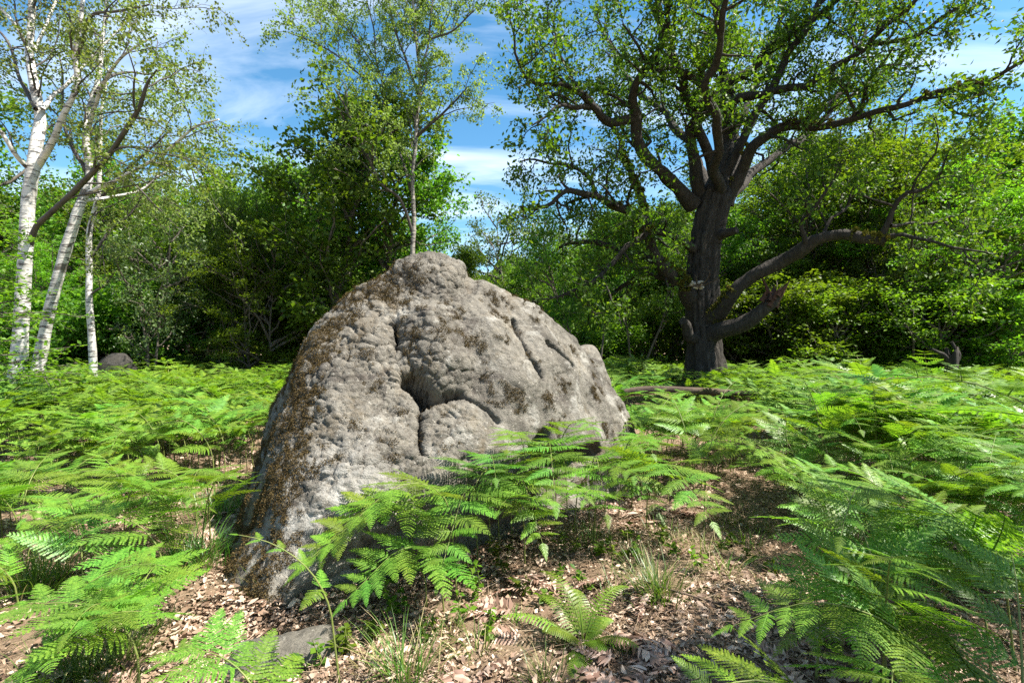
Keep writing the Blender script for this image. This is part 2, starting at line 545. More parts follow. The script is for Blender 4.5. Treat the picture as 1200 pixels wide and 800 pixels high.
def hull_remesh(points, voxel, smooth_it):
    import bmesh
    bm = bmesh.new()
    for p in points:
        bm.verts.new(p)
    r = bmesh.ops.convex_hull(bm, input=bm.verts)
    bmesh.ops.delete(bm, geom=[v for v in bm.verts if not v.link_faces], context='VERTS')
    bmesh.ops.recalc_face_normals(bm, faces=bm.faces)
    me = bpy.data.meshes.new('hull'); bm.to_mesh(me); bm.free()
    o = bpy.data.objects.new('hull', me); COL.objects.link(o)
    md = o.modifiers.new('r', 'REMESH'); md.mode = 'VOXEL'; md.voxel_size = voxel
    sm = o.modifiers.new('s', 'SMOOTH'); sm.factor = 0.5; sm.iterations = smooth_it
    dg = bpy.context.evaluated_depsgraph_get()
    ev = o.evaluated_get(dg).to_mesh()
    n = len(ev.vertices)
    V = np.empty(n * 3, np.float32); ev.vertices.foreach_get('co', V)
    N = np.empty(n * 3, np.float32); ev.vertices.foreach_get('normal', N)
    F = np.empty(len(ev.polygons) * 4, np.int32); ev.polygons.foreach_get('vertices', F)
    V = V.reshape(-1, 3).astype(float); N = N.reshape(-1, 3).astype(float); F = F.reshape(-1, 4)
    o.evaluated_get(dg).to_mesh_clear()
    bpy.data.objects.remove(o); bpy.data.meshes.remove(me)
    return V, N, F


def seg_dist(V, line):
    best = np.full(len(V), 9.0)
    for a, b in zip(line[:-1], line[1:]):
        ab = b - a
        t = np.clip(((V - a) @ ab) / (ab @ ab + 1e-9), 0, 1)[:, None]
        best = np.minimum(best, np.linalg.norm(V - (a + ab * t), axis=1))
    return best


def relax_normals(V, F):
    e1 = V[F[:, 2]] - V[F[:, 0]]; e2 = V[F[:, 3]] - V[F[:, 1]]
    fn = np.cross(e1, e2); N = np.zeros_like(V)
    for k in range(4):
        np.add.at(N, F[:, k], fn)
    return nrm(N)


def build_boulder():
    S = [(252, 728, 2.92), (266, 672, 3.3), (294, 588, 4.3), (319, 505, 4.75), (340, 450, 4.9), (367, 387, 4.6), (408, 348, 4.7),
         (448, 325, 4.8), (486, 314, 4.9), (520, 317, 5.0), (545, 326, 5.15), (590, 336, 5.2), (632, 362, 5.4), (672, 393, 5.6),
         (704, 433, 5.7), (730, 475, 5.7), (745, 512, 5.6), (740, 548, 5.4), (735, 575, 5.2),
         (300, 735, 2.70), (318, 640, 2.98), (333, 560, 3.33), (352, 470, 3.9), (372, 400, 4.3),
         (420, 600, 3.30), (450, 450, 3.95), (400, 705, 2.93), (480, 690, 3.1), (560, 640, 3.75), (560, 555, 3.75), (600, 490, 4.05),
         (650, 560, 4.35), (640, 615, 4.25), (560, 395, 4.45), (690, 490, 4.9), (640, 420, 4.75)]
    pts = [tuple(PX(*s)) for s in S]
    pts += [(x, y, -0.25) for x, y in ROCK_POLY]
    pts += [(-2.3, 5.4, 0.9), (-2.0, 5.9, 1.3), (-1.5, 5.9, 1.8), (-0.7, 6.0, 2.1), (0.3, 6.3, 1.7), (1.2, 6.5, 0.9)]
    V, N, F = hull_remesh(pts, 0.0130, 46)
    hull = BVHTree.FromPolygons([tuple(v) for v in V], [tuple(f) for f in F])
    eye = Vector((0, 0, EYE))

    def on(px, py):
        d = Vector(((px - 600) / FPX, 1, -(py - 400) / FPX)).normalized()
        h = hull.ray_cast(eye, d)
        return np.array(h[0]) if h[0] is not None else PX(px, py, 4.5)

    def line(*p):
        return np.array([on(*q) for q in p])

    # broad lumps
    warp = np.stack([fbm(V * 1.3 + 7 * k, 20 + k, 3) for k in range(3)], 1) - 0.5
    Vw = V + warp * 0.35
    d = 0.16 * (fbm(Vw * 1.25, 3, 3) - 0.5) + 0.10 * (fbm(Vw * 3.2, 9, 3) - 0.5)
    # named features of the front: (line, width, depth)
    def groove(pl, w, dep, p=1.0, e=0.35):
        return -dep * (1 - sst(w * e, w, seg_dist(V + warp * 0.05, pl))) ** p

    d += 0.16 * (1 - sst(0.0, 0.36, seg_dist(V, line((503, 385), (515, 428)))))            # nose
    d += 0.10 * (1 - sst(0.0, 0.45, seg_dist(V, line((575, 390), (600, 440)))))
    d += 0.07 * (1 - sst(0.0, 0.40, seg_dist(V, line((400, 460), (420, 560)))))
    d += 0.085 * (1 - sst(0.06, 0.34, seg_dist(V, np.array([PX(492, 326, 4.9), PX(528, 326, 5.0)]))))            # knob on top
    d += groove(np.array([PX(551, 326, 5.1), PX(545, 340, 4.95), PX(530, 354, 4.8)]), 0.15, 0.085)
    d += groove(line((463, 382), (464, 396), (465, 410)), 0.062, 0.24, e=.5)
    d += groove(line((480, 447), (489, 453), (499, 464)), 0.135, 0.36, e=.55)
    d += groove(line((493, 470), (493, 500), (494, 532)), 0.052, 0.30, e=.5)
    d += groove(line((506, 468), (520, 465), (536, 461)), 0.085, 0.20, e=.5)
    d += groove(line((603, 372), (609, 395), (618, 415)), 0.05, 0.10)
    d += groove(line((624, 425), (632, 440)), 0.075, 0.20, e=.5)
    d += groove(line((641, 405), (655, 416), (669, 431)), 0.06, 0.24, e=.5)
    d += groove(line((540, 460), (572, 478), (585, 492)), 0.04, 0.05)
    d += groove(line((620, 560), (626, 530), (640, 512)), 0.10, 0.16)
    d += groove(line((632, 535), (670, 538), (700, 530)), 0.12, 0.30) * (0.4 + 1.1 * fbm(V * 7, 15, 3))
    d += groove(line((545, 590), (552, 560), (548, 540)), 0.10, 0.05)
    d += groove(line((390, 665), (430, 645), (475, 625)), 0.10, 0.10)
    d += groove(line((372, 720), (440, 690), (520, 668), (600, 630)), 0.22, 0.20)
    d += groove(line((700, 560), (640, 580)), 0.22, 0.12)
    V = V + N * d[:, None]
    N = relax_normals(V, F)
    # polygonal cobbled weathering crust
    warp2 = np.stack([fbm(V * 6 + 3 * k, 40 + k, 2) for k in range(3)], 1) - 0.5
    P = (V + warp2 * 0.05) / 0.098
    F1, F2, ID, TL = voronoi(P, 11)
    S1, S2, SID, STL = voronoi((V + warp2 * 0.04) / 0.060, 19)
    big = sst(0.35, 0.65, fbm(V * 2.2, 88, 2))
    plate = lambda A, B, I, T: 0.016 * I + 0.020 * T + 0.024 * sst(0.0, 0.13, B - A) + 0.010 * np.clip(1 - A, 0, 1)
    cob = plate(F1, F2, ID, TL) * (0.35 + 0.65 * big) + 0.62 * plate(S1, S2, SID, STL) * (1 - 0.65 * big)
    left = 1 - sst(-0.85, 0.1, V[:, 0] + 0.45 * (fbm(V * 2, 77, 2) - 0.5))
    topm = sst(1.2, 2.0, V[:, 2]) * 0.42
    low = sst(0.15, 0.75, V[:, 2])
    msk = np.clip(np.maximum(left, topm) * low, 0.20, 1)
    d2 = msk * cob * (0.85 + 0.30 * left)
    # flaky cracks over the right side
    G1, G2, GI, GT = voronoi((V + warp2 * 0.16) / np.array([0.17, 0.17, 0.12]), 61)
    d2 += (1 - msk) * (0.012 * GI + 0.012 * GT - 0.010 * (1 - sst(0.0, 0.07, G2 - G1)) * sst(0.45, 0.6, fbm(V * 3, 71, 2)))
    d2 += 0.022 * (fbm(V * 11, 55, 3) - 0.5) + 0.012 * (fbm(V * 38, 57, 2) - 0.5)
    V = V + N * d2[:, None]
    base = np.array([-0.5, 4.7, 0.0])
    root = link('boulder', mesh('boulder', V - base, [F], M['rock'], True), loc=base,
                label='huge domed sandstone boulder with cobbled grey crust standing among the ferns', category='boulder')
    # dry moss cushions along the left shoulder
    N = relax_normals(V, F)
    ridge = line((305, 700), (322, 620), (336, 555), (352, 480), (372, 415), (395, 385), (430, 350), (470, 335))
    dist = seg_dist(V, ridge)
    ns = 0.62 * fbm(V * 6.0, 31, 4) + 0.38 * vnoise(V * 22, 35)
    score = ns + 0.19 * (1 - sst(0.0, 0.36, dist)) - 0.16 * sst(0.25, 0.6, dist)
    extra = [(line((527, 356), (545, 362)), 0.10), (line((560, 400), (580, 420)), 0.16), (line((640, 470), (655, 490)), 0.15),
             (line((372, 600), (376, 605)), 0.05), (line((480, 330), (490, 325)), 0.12), (line((350, 690), (420, 650)), 0.10),
             (line((280, 690), (318, 560)), 0.20), (line((615, 445), (630, 452)), 0.05)]
    for ln, w in extra:
        score = np.maximum(score, ns + 0.16 * (1 - sst(0.0, w, seg_dist(V, ln))) - 0.03)
    score = score + 0.10 * sst(0.45, 0.8, -N[:, 0])  # more moss on left-facing sides, also to deepen the shade of that flank
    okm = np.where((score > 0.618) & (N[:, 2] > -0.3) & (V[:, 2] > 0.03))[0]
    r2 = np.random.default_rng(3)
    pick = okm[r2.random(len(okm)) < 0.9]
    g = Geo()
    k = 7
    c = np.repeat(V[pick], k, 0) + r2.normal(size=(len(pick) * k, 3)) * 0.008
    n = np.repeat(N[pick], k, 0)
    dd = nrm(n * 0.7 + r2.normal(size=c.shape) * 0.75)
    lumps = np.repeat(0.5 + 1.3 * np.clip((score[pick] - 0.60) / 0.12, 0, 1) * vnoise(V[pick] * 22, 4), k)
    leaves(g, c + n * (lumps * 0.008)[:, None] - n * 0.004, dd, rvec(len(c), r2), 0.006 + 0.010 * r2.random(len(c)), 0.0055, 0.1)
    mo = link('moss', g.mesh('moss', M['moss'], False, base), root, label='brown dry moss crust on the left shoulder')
    mo['kind'] = 'stuff'
    return root, V, N


boulder, RV, RN = build_boulder()


def small_boulder(px, py_top, d, width, depth, name, label, mat, seed, cat='boulder'):
    r2 = np.random.default_rng(seed)
    top = PX(px, py_top, d)
    h = top[2]
    q = rvec(60, r2)
    q = q * np.array([width / 2, depth / 2, h * 0.62]) + np.array([0, 0, h * 0.40])
    V, N, F = hull_remesh([tuple(a) for a in q], max(0.03, h * 0.03), 8)
    V = V + N * (0.10 * h * (fbm(V * 2.2 / max(h, .3), seed, 4) - 0.5) + 0.02 * (fbm(V * 9, seed + 3, 3) - 0.5))[:, None]
    link(name, mesh(name, V, [F], mat, True), loc=(top[0], d, gh(top[0], d)), label=label, category=cat)


small_boulder(686, 404, 8.4, 0.95, 1.2, 'boulder', 'smaller grey boulder peeping out behind the big one near the oak', M['rock'], 5)
small_boulder(138, 412, 11.5, 1.15, 0.9, 'boulder', 'dark distant boulder beside the thin birch trunk', M['rock_shaded'], 8)


def flat_stone():
    V, N, F = hull_remesh([(-0.30, -0.16, -.05), (0.34, -0.12, -.05), (0.30, 0.16, -.05), (-0.33, 0.13, -.05), (-0.25, -0.1, 0.06),
                           (0.22, -0.06, 0.09), (0.20, 0.12, 0.10), (-0.22, 0.10, 0.085), (0.0, 0.0, 0.11)], 0.016, 10)
    V = V + N * (0.05 * (fbm(V * 6, 2, 3) - 0.5) + 0.02 * (fbm(V * 20, 3, 3) - 0.5))[:, None]
    o = link('flat_stone', mesh('flat_stone', V, [F], M['rock'], True), loc=(-1.13, 2.42, 0.0), label='flat pale stone on the ground at the foot of the big boulder', category='stone')
    o.rotation_euler.z = 0.3


flat_stone()


# ------------------------------------------------------------------ trees
def leaf_shell(geo, tips, per, spread, size, r, upb=0.35, aspect=0.6, droop=0.0):
    """leaves scattered round twig points"""
    n = len(tips) * per
    c = np.repeat(tips, per, 0) + r.normal(size=(n, 3)) * spread
    D = r.normal(size=(n, 3)); D[:, 2] -= droop
    Nn = r.normal(size=(n, 3)) + np.array([0, 0, upb * 2.2])
    s = size * (0.65 + 0.7 * r.random(n))
    leaves(geo, c, D, Nn, s, s * aspect)


def along(P, k, r, t0=0.15):
    """k random points on every branch of P"""
    B, n, _ = P.shape
    t = (t0 + (1 - t0) * r.random((B, k))) * (n - 1)
    i = np.clip(t.astype(int), 0, n - 2); w = (t - i)[..., None]; b = np.arange(B)[:, None]
    return (P[b, i] * (1 - w) + P[b, i + 1] * w).reshape(-1, 3)


def taper(r0, r1, n):
    r0 = np.asarray(r0, float).reshape(-1, 1)
    return r0 + (r1 - r0) * np.linspace(0, 1, n)[None]


def build_oak():
    D0 = 13.0
    r = np.random.default_rng(21)
    base = PX(825, 400, D0); base[2] = 0.0
    root = link('oak_tree', None, loc=base, label='huge old oak with dark twisted limbs standing behind the boulder', category='tree')
    mp = D0 / FPX
    # trunk with root flare and fluted section
    tr = [(828, 475, 0, 38), (827, 448, 0, 27), (826, 425, 0, 21.5), (824, 395, 0, 18.5), (822, 350, 0, 17.5), (824, 300, 0, 17.5), (830, 262, 0, 18.5), (838, 230, 0, 17), (842, 205, 0.1, 10)]
    q = spline([np.append(PX(a, b, D0 + c), w * mp) for a, b, c, w in tr], 150)
    g = Geo()
    n, k = 150, 72
    a = np.linspace(0, 2 * np.pi, k, endpoint=False)
    rad = q[:, 3][:, None] * (1 + 0.10 * np.sin(3 * a + 0.7 + q[:, 2:3] * 0.5) + 0.06 * np.sin(7 * a - q[:, 2:3] * 0.8) +
                              0.05 * np.sin(13 * a + q[:, 2:3] * 0.6))
    rad = rad * (1 + 0.10 * (vnoise(np.stack([np.repeat(q[:, 2] * 2.2, k), np.tile(a * 1.6, n), np.zeros(n * k)], 1), 3).reshape(n, k) - 0.5))
    sx = np.stack([np.repeat(q[:, 2] * 1.6, k), np.tile(np.cos(a) * 5.5, n), np.tile(np.sin(a) * 5.5, n)], 1)
    fur = np.abs(fbm(sx + 0.6 * vnoise(sx * 1.7, 9)[:, None], 13, 3) - 0.5).reshape(n, k)
    rad = rad * (1 - 0.16 * np.exp(-fur * 18))
    V = np.stack([q[:, 0:1] + rad * np.cos(a), q[:, 1:2] + rad * np.sin(a), np.repeat(q[:, 2:3], k, 1)], -1)
    idx = np.arange(n * k).reshape(n, k); i2 = np.roll(idx, -1, 1)
    g.add(V, np.stack([idx[:-1], i2[:-1], i2[1:], idx[1:]], -1).reshape(-1, 4))
    link('trunk', g.mesh('trunk', M['oakbark'], True, base), root)
    # limbs traced as (px, py, depth offset, half width px)
    L = [
        ([(812, 240, 0, 13), (790, 215, -.4, 10), (764, 188, -.9, 9), (742, 145, -1.3, 8.5), (738, 120, -1.5, 7), (752, 92, -1.8, 6), (765, 75, -2, 5.5), (775, 50, -2.3, 4), (782, 15, -2.6, 3), (776, -40, -3, 2)], 1),
        ([(741, 140, -1.3, 7), (715, 142, -1.7, 6.5), (690, 125, -2.1, 5.5), (672, 107, -2.4, 4.5), (650, 100, -2.7, 3.5), (620, 91, -3, 3), (607, 65, -3.2, 2.2), (605, 37, -3.4, 1.6), (600, 10, -3.5, 1)], 1),
        ([(690, 125, -2.1, 4), (678, 127, -2.6, 3.4), (655, 122, -3, 2.6), (640, 130, -3.2, 2), (622, 142, -3.3, 1.2)], 1),
        ([(672, 107, -2.4, 4), (668, 92, -2.2, 3), (655, 70, -2.0, 2.4), (650, 40, -1.8, 1.8), (640, 10, -1.6, 1)], 1),
        ([(822, 235, .1, 12), (812, 195, -.2, 9), (812, 155, -.4, 8), (828, 136, -.5, 8), (842, 122, -.6, 9), (826, 108, -.8, 6.5), (815, 92, -1.1, 6), (792, 80, -1.5, 5), (775, 75, -1.9, 4), (750, 62, -2.6, 2.5), (735, 30, -3, 1.5)], 1),
        ([(826, 108, -.8, 6), (820, 82, -1.2, 5), (812, 57, -1.6, 4.2), (830, 46, -2.0, 3), (850, 20, -2.5, 2), (860, -30, -3, 1.2)], 1),
        ([(846, 232, .2, 13), (850, 190, .3, 10), (850, 155, .3, 9), (845, 127, .2, 9), (845, 105, .1, 8), (873, 80, 0, 7), (910, 57, -.3, 6), (947, 30, -.6, 5), (983, 0, -1, 4), (1015, -40, -1.4, 2.5), (1035, -90, -1.8, 1.2)], 1),
        ([(847, 128, .1, 8), (873, 110, -.3, 6.5), (907, 103, -.8, 5.5), (943, 100, -1.2, 5.5), (973, 77, -1.6, 5), (1013, 47, -2.2, 4.6), (1040, 23, -2.6, 4), (1067, 0, -3, 3.6), (1100, -35, -3.4, 2)], 1),
        ([(1000, 57, -2, 3.8), (1040, 50, -2.3, 3.4), (1077, 43, -2.6, 3), (1110, 20, -2.9, 2.5), (1130, 0, -3.1, 2), (1160, -30, -3.3, 1.2)], 1),
        ([(850, 240, 0, 14), (862, 212, -.2, 10), (880, 177, -.5, 8.5), (910, 157, -.9, 7), (953, 147, -1.4, 6), (987, 147, -1.8, 5.2), (1013, 142, -2.1, 5), (1053, 127, -2.6, 4.6), (1093, 112, -3, 4.2), (1137, 100, -3.4, 4), (1167, 87, -3.7, 3.3), (1205, 66, -4, 2.6), (1260, 40, -4.4, 1.4)], 1),
        ([(945, 147, -1.3, 4.5), (980, 113, -1.2, 3.5), (1000, 77, -1.1, 2.8), (1012, 40, -1, 2), (1030, 5, -.9, 1.2)], 1),
        ([(1003, 140, -2, 3.6), (1020, 107, -2.3, 2.8), (1030, 88, -2.5, 2.2), (1050, 62, -2.7, 1.2)], 1),
        ([(858, 222, .6, 9), (865, 185, 1.1, 7.5), (864, 150, 1.6, 6), (880, 110, 2.2, 5), (905, 60, 2.8, 4), (915, 10, 3.2, 3), (900, -50, 3.6, 1.5)], 1),
        ([(830, 372, -.2, 15), (845, 366, -.5, 12), (860, 347, -.8, 11), (883, 323, -1.1, 10.5), (917, 303, -1.5, 10.5), (947, 288, -1.9, 9.5), (980, 281, -2.2, 8.5), (1013, 282, -2.5, 8), (1037, 284, -2.7, 6.5)], 0),
        ([(1030, 281, -2.6, 5), (1045, 262, -2.8, 4), (1060, 237, -3, 3.4), (1083, 223, -3.2, 2.6), (1093, 205, -3.3, 2), (1110, 175, -3.5, 1)], 1),
        ([(1035, 280, -2.7, 4.2), (1053, 277, -2.9, 3.2), (1087, 281, -3.3, 2.6), (1120, 287, -3.6, 2), (1163, 293, -3.9, 1.2)], 1),
        ([(1043, 264, -2.8, 3), (1065, 263, -2.6, 2.4), (1090, 262, -2.4, 2), (1120, 250, -2.2, 1.1)], 1),
        ([(945, 288, -1.9, 4), (943, 258, -2.1, 3), (958, 241, -2.3, 2.4), (975, 215, -2.5, 1.8), (985, 190, -2.6, 1)], 1),
        ([(963, 283, -2, 3), (970, 264, -1.8, 2.4), (990, 245, -1.7, 1.8), (1000, 220, -1.6, 1)], 1),
        ([(830, 395, -.2, 16), (848, 388, -.6, 13), (867, 380, -.9, 12), (893, 367, -1.2, 10.5), (907, 350, -1.3, 9)], 0),
        ([(815, 358, 0, 15), (800, 338, -.3, 12), (785, 325, -.5, 11), (768, 299, -.7, 9.5), (760, 268, -.9, 8.5), (747, 252, -1.1, 7), (722, 241, -1.4, 6), (700, 230, -1.7, 5), (666, 228, -2.1, 4), (638, 236, -2.4, 3), (610, 242, -2.6, 1.8)], 1),
        ([(757, 262, -.8, 6.5), (751, 227, -.4, 5.5), (741, 196, 0, 4.5), (734, 175, .3, 3.8), (715, 140, .8, 2.8), (700, 100, 1.2, 1.5)], 1),
        ([(785, 325, -.5, 8), (750, 302, 0, 6.5), (716, 286, .6, 5), (690, 280, 1.0, 3.6), (660, 285, 1.4, 2.2), (640, 298, 1.7, 1.2)], 1),
        ([(812, 291, -.3, 8), (791, 280, -.8, 5.5), (772, 277, -1.1, 5), (747, 283, -1.4, 4.5), (729, 296, -1.6, 4), (710, 314, -1.8, 3.5), (694, 333, -2, 3), (660, 342, -2.3, 2), (635, 352, -2.5, 1.2)], 1),
        ([(790, 330, -.3, 6), (754, 317, .2, 4.5), (732, 330, .6, 3.6), (710, 345, 1, 2.4), (690, 365, 1.3, 1.4)], 1),
        ([(700, 230, -1.7, 4), (690, 205, -1.5, 3.2), (670, 190, -1.4, 2.6), (645, 185, -1.5, 2), (612, 195, -1.6, 1.1)], 1),
        ([(838, 285, -.2, 9), (850, 277, -.5, 7), (859, 270, -.7, 5)], 0),
        ([(815, 395, -.2, 10), (803, 385, -.5, 8), (796, 378, -.7, 6)], 0),
        # limbs leaning away from and towards the camera, seen end on among the leaves
        ([(835, 240, .3, 9), (820, 195, 1.4, 7), (790, 150, 2.6, 5.5), (750, 105, 3.8, 4), (720, 60, 4.8, 2.6), (700, 15, 5.4, 1.4)], 1),
        ([(850, 235, .3, 9), (880, 205, 1.5, 7), (925, 170, 2.8, 5.5), (975, 130, 4, 4), (1020, 95, 5, 2.6), (1060, 60, 5.6, 1.4)], 1),
        ([(845, 225, -.2, 9), (835, 170, -1.4, 7.5), (830, 100, -2.6, 6), (845, 30, -3.6, 5), (870, -60, -4.4, 3.5), (890, -140, -5, 2)], 1),
        ([(846, 215, 0, 9), (855, 150, .2, 8), (850, 60, .2, 6.5), (835, -30, .1, 5), (850, -120, 0, 3), (840, -190, 0, 1.5)], 1),
        ([(840, 215, 0, 8), (810, 130, -.8, 6.5), (770, 20, -1.6, 5), (740, -70, -2.2, 3.5), (700, -140, -2.8, 1.5)], 1),
        ([(850, 205, 0, 8), (900, 110, -.6, 6), (960, 0, -1.2, 4.5), (1010, -100, -1.6, 3), (1060, -170, -2, 1.5)], 1),
    ]
    twg, crown = Geo(), Geo()
    mossP, mossN = [], []
    for li, (pl, mode) in enumerate(L):
        c = np.array([np.append(PX(x, y, D0 + o), w * 0.76 * mp * (D0 + o) / D0) for x, y, o, w in pl])
        length = np.linalg.norm(np.diff(c[:, :3], axis=0), axis=1).sum()
        n = max(8, int(length / 0.16))
        q = spline(c, n)
        wig = np.stack([vnoise(np.stack([np.linspace(0, length * 1.3, n) + 31 * li, np.full(n, 7.0 * k), np.zeros(n)], 1), 60 + k) for k in range(3)], 1) - 0.5
        wig2 = np.stack([vnoise(np.stack([np.linspace(0, length * 3.4, n) + 57 * li, np.full(n, 3.0 * k), np.zeros(n)], 1), 160 + k) for k in range(3)], 1) - 0.5
        q[:, :3] += (wig * 0.26 + wig2 * 0.07) * np.minimum(1, np.linspace(0, 4, n))[:, None]
        rad = q[:, 3] * (1 + 0.22 * (vnoise(np.stack([np.linspace(0, length * 3.0, n) + 17 * li, np.zeros(n), np.zeros(n)], 1), 70) - 0.5))
        g = Geo()
        tubes(g, q[None, :, :3], rad[None], 10 if q[0, 3] > 0.12 else 7, cap=True)
        Pm = q[None, :, :3]
        if mode:
            m2 = max(3, int(length / (0.34 if mode == 1 else 0.8)))
            p, d, t = spawn(Pm, m2, 0.22 if mode == 1 else 0.6, 1.0, 0.95, r, upb=0.12 if mode == 1 else 0.4)
            pr = np.interp(t, np.linspace(0, 1, n), rad)
            l2 = (0.55 + 1.25 * r.random(len(p))) * (1.15 - 0.45 * t)
            B2 = grow(p, d, l2, 7, 0.34, 0.03, r)
            tubes(g, B2, taper(np.minimum(pr * 0.62, 0.014 + 0.021 * l2), 0.007, 7), 5)
            p3, d3, t3 = spawn(B2, 8, 0.2, 1.0, 0.8, r, upb=0.1)
            B3 = grow(p3, d3, 0.25 + 0.42 * r.random(len(p3)), 4, 0.35, 0.05, r)
            tubes(twg, B3, taper(np.full(len(p3), 0.007), 0.003, 4), 3)
            keep = p3[:, 2] > 2.0
            tips = along(np.concatenate([B3[keep]]), 3, r, 0.4)
            tips = np.concatenate([tips, B3[keep][:, -1]])
            leaf_shell(crown, tips, 5, 0.09, 0.104, r, 0.30, 0.50)
        o = link('limb', g.mesh('limb', M['oakbark'], True, base), root)
        if li == 19:
            broken = o
            o['label'] = 'thick broken low limb ending in rotten red wood'
        if li in (13, 20, 23, 21, 9):
            s = q[(np.arange(2500) * n // 2500)]
            ang = r.normal(size=2500) * 0.75
            T = nrm(np.gradient(q[:, :3], axis=0))[(np.arange(2500) * n // 2500)]
            side = nrm(np.cross(T, [0, 0, 1.0])); upv = np.cross(side, T)
            nn = upv * np.cos(ang)[:, None] + side * np.sin(ang)[:, None]
            ms = vnoise(s[:, :3] * 2.3, 12) > (0.45 if li == 13 else 0.6)
            mossP.append((s[:, :3] + nn * s[:, 3:4] * 1.0)[ms]); mossN.append(nn[ms])
    link('twigs', twg.mesh('twigs', M['oakbark'], False, base), root)['kind'] = 'stuff'
    link('crown', crown.mesh('crown', M['oak'], False, base), root)['kind'] = 'stuff'
    for mx_, my_, mo_ in ((846, 384, -.42), (842, 372, -.45), (797, 324, -.62), (804, 332, -.55), (750, 262, -1.0)):
        u = rvec(220, r)
        mossP.append(PX(mx_, my_, D0 + mo_) + u * np.array([.12, .1, .16])); mossN.append(u)
    mP, mN = np.concatenate(mossP), np.concatenate(mossN)
    g = Geo()
    c = np.repeat(mP, 4, 0) + r.normal(size=(len(mP) * 4, 3)) * 0.02
    leaves(g, c, nrm(np.repeat(mN, 4, 0) + r.normal(size=c.shape) * 0.6), rvec(len(c), r), 0.05, 0.03, 0.1)
    link('moss', g.mesh('moss', M['gmoss'], False, base), root, label='yellow green moss along the tops of the limbs')['kind'] = 'stuff'
    # rotten end of the broken limb and the pale wound
    g = Geo()
    for k in range(16):
        p0 = PX(905 + r.normal() * 3.5, 353 + r.normal() * 4, D0 - 1.3 + r.normal() * .1)
        ln = 0.22 + 0.42 * r.random() ** 2
        tubes(g, grow(p0[None], np.array([[.35 + r.normal() * .22, r.normal() * .2, .8]]), [ln], 5, .12, 0, r), taper([.065], .012, 5), 6, True)
    link('rotten_wood', g.mesh('rotten_wood', M['redwood'], True, base), broken)
    g = Geo()
    for k in range(9):
        p0 = PX(818 + r.normal() * 4, 335 + r.normal() * 3, D0 - 0.66)
        tubes(g, grow(p0[None], np.array([[r.normal() * .6, -1, r.normal() * .5]]), [0.16], 4, 0.25, 0, r), taper([0.05], 0.02, 4), 6, True)
    link('broken_stub', g.mesh('broken_stub', M['palewood'], True, base), root, label='pale broken wood where a branch snapped off')
    g = Geo()
    for k in range(4):
        p0 = PX(815 + k * 4, 334, D0 - 0.75)
        tubes(g, grow(p0[None], np.array([[(-1) ** k * 1.0, -.5, .1]]), [0.7], 8, 0.3, -0.02, r), taper([0.022], 0.006, 8), 5)
    link('dead_twig', g.mesh('dead_twig', M['deadwood'], True, base), root)


build_oak()


def birch_crown(r, mains, geo_b, geo_t, geo_l, dens=1.0, leaf=0.055, sub=0.5, droop=0.10, t0=0.3):
    """fine drooping birch twigs and small leaves on the main branches (list of (n,4))"""
    for q in mains:
        P = q[None, :, :3]
        length = np.linalg.norm(np.diff(q[:, :3], axis=0), axis=1).sum()
        m = max(2, int(length / sub * dens))
        p, d, t = spawn(P, m, t0, 1.0, 0.75, r, upb=0.25)
        pr = np.interp(t, np.linspace(0, 1, len(q)), q[:, 3])
        l2 = (0.7 + 1.1 * r.random(len(p))) * (1.2 - 0.5 * t)
        B2 = grow(p, d, l2, 8, 0.20, -0.01, r)
        tubes(geo_b, B2, taper(np.minimum(pr * 0.55, 0.020), 0.005, 8), 4)
        p3, d3, _ = spawn(B2, 6, 0.25, 1.0, 0.7, r)
        B3 = grow(p3, d3, 0.35 + 0.55 * r.random(len(p3)), 6, 0.18, -droop, r)
        tubes(geo_t, B3, taper(np.full(len(p3), 0.0045), 0.002, 6), 3)
        tips = along(B3, 8, r, 0.2)
        leaf_shell(geo_l, tips, 5, 0.05, leaf, r, 0.15, 0.72, droop=0.5)


def build_birch(name, label, base_px, mains, d0, seed, group, leaf=0.055, dens=1.0, t0=0.3, sub=0.5):
    r = np.random.default_rng(seed)
    b0 = PX(base_px, 400, d0); b0[2] = 0
    root = link(name, None, loc=b0, label=label, category='tree', group=group)
    qs = []
    tw, cr, br2 = Geo(), Geo(), Geo()
    for i, (pl, mat) in enumerate(mains):
        c = np.array([np.append(PX(x, y, d0 + o), w * (0.74 if i == 0 else 0.68) * d0 / FPX) for x, y, o, w in pl])
        length = np.linalg.norm(np.diff(c[:, :3], axis=0), axis=1).sum()
        n = max(8, int(length / 0.12))
        q = spline(c, n)
        wig = np.stack([vnoise(np.stack([np.linspace(0, length * 1.1, n) + 13 * i + seed, np.full(n, 5.0 * k), np.zeros(n)], 1), 90 + k) for k in range(3)], 1) - 0.5
        q[:, :3] += wig * 0.10 * np.minimum(1, np.linspace(0, 3, n))[:, None]
        q[:, 3] *= 1 + 0.12 * (vnoise(np.stack([np.linspace(0, length * 4, n), np.full(n, i * 3.0), np.zeros(n)], 1), 33) - 0.5)
        g = Geo()
        tubes(g, q[None, :, :3], q[None, :, 3], 12 if i == 0 else 8, True)
        link('trunk' if i == 0 else 'branch', g.mesh('trunk', M[mat], True, b0), root)
        qs.append(q)
    birch_crown(r, qs[:1], br2, tw, cr, dens, leaf, sub, t0=max(t0, 0.45))
    birch_crown(r, qs[1:], br2, tw, cr, dens, leaf, sub, t0=t0)
    link('side_branches', br2.mesh('side_branches', M['birchtwig'], True, b0), root)['kind'] = 'stuff'
    link('twigs', tw.mesh('twigs', M['birchtwig'], False, b0), root)['kind'] = 'stuff'
    link('crown', cr.mesh('crown', M['birch'], False, b0), root)['kind'] = 'stuff'


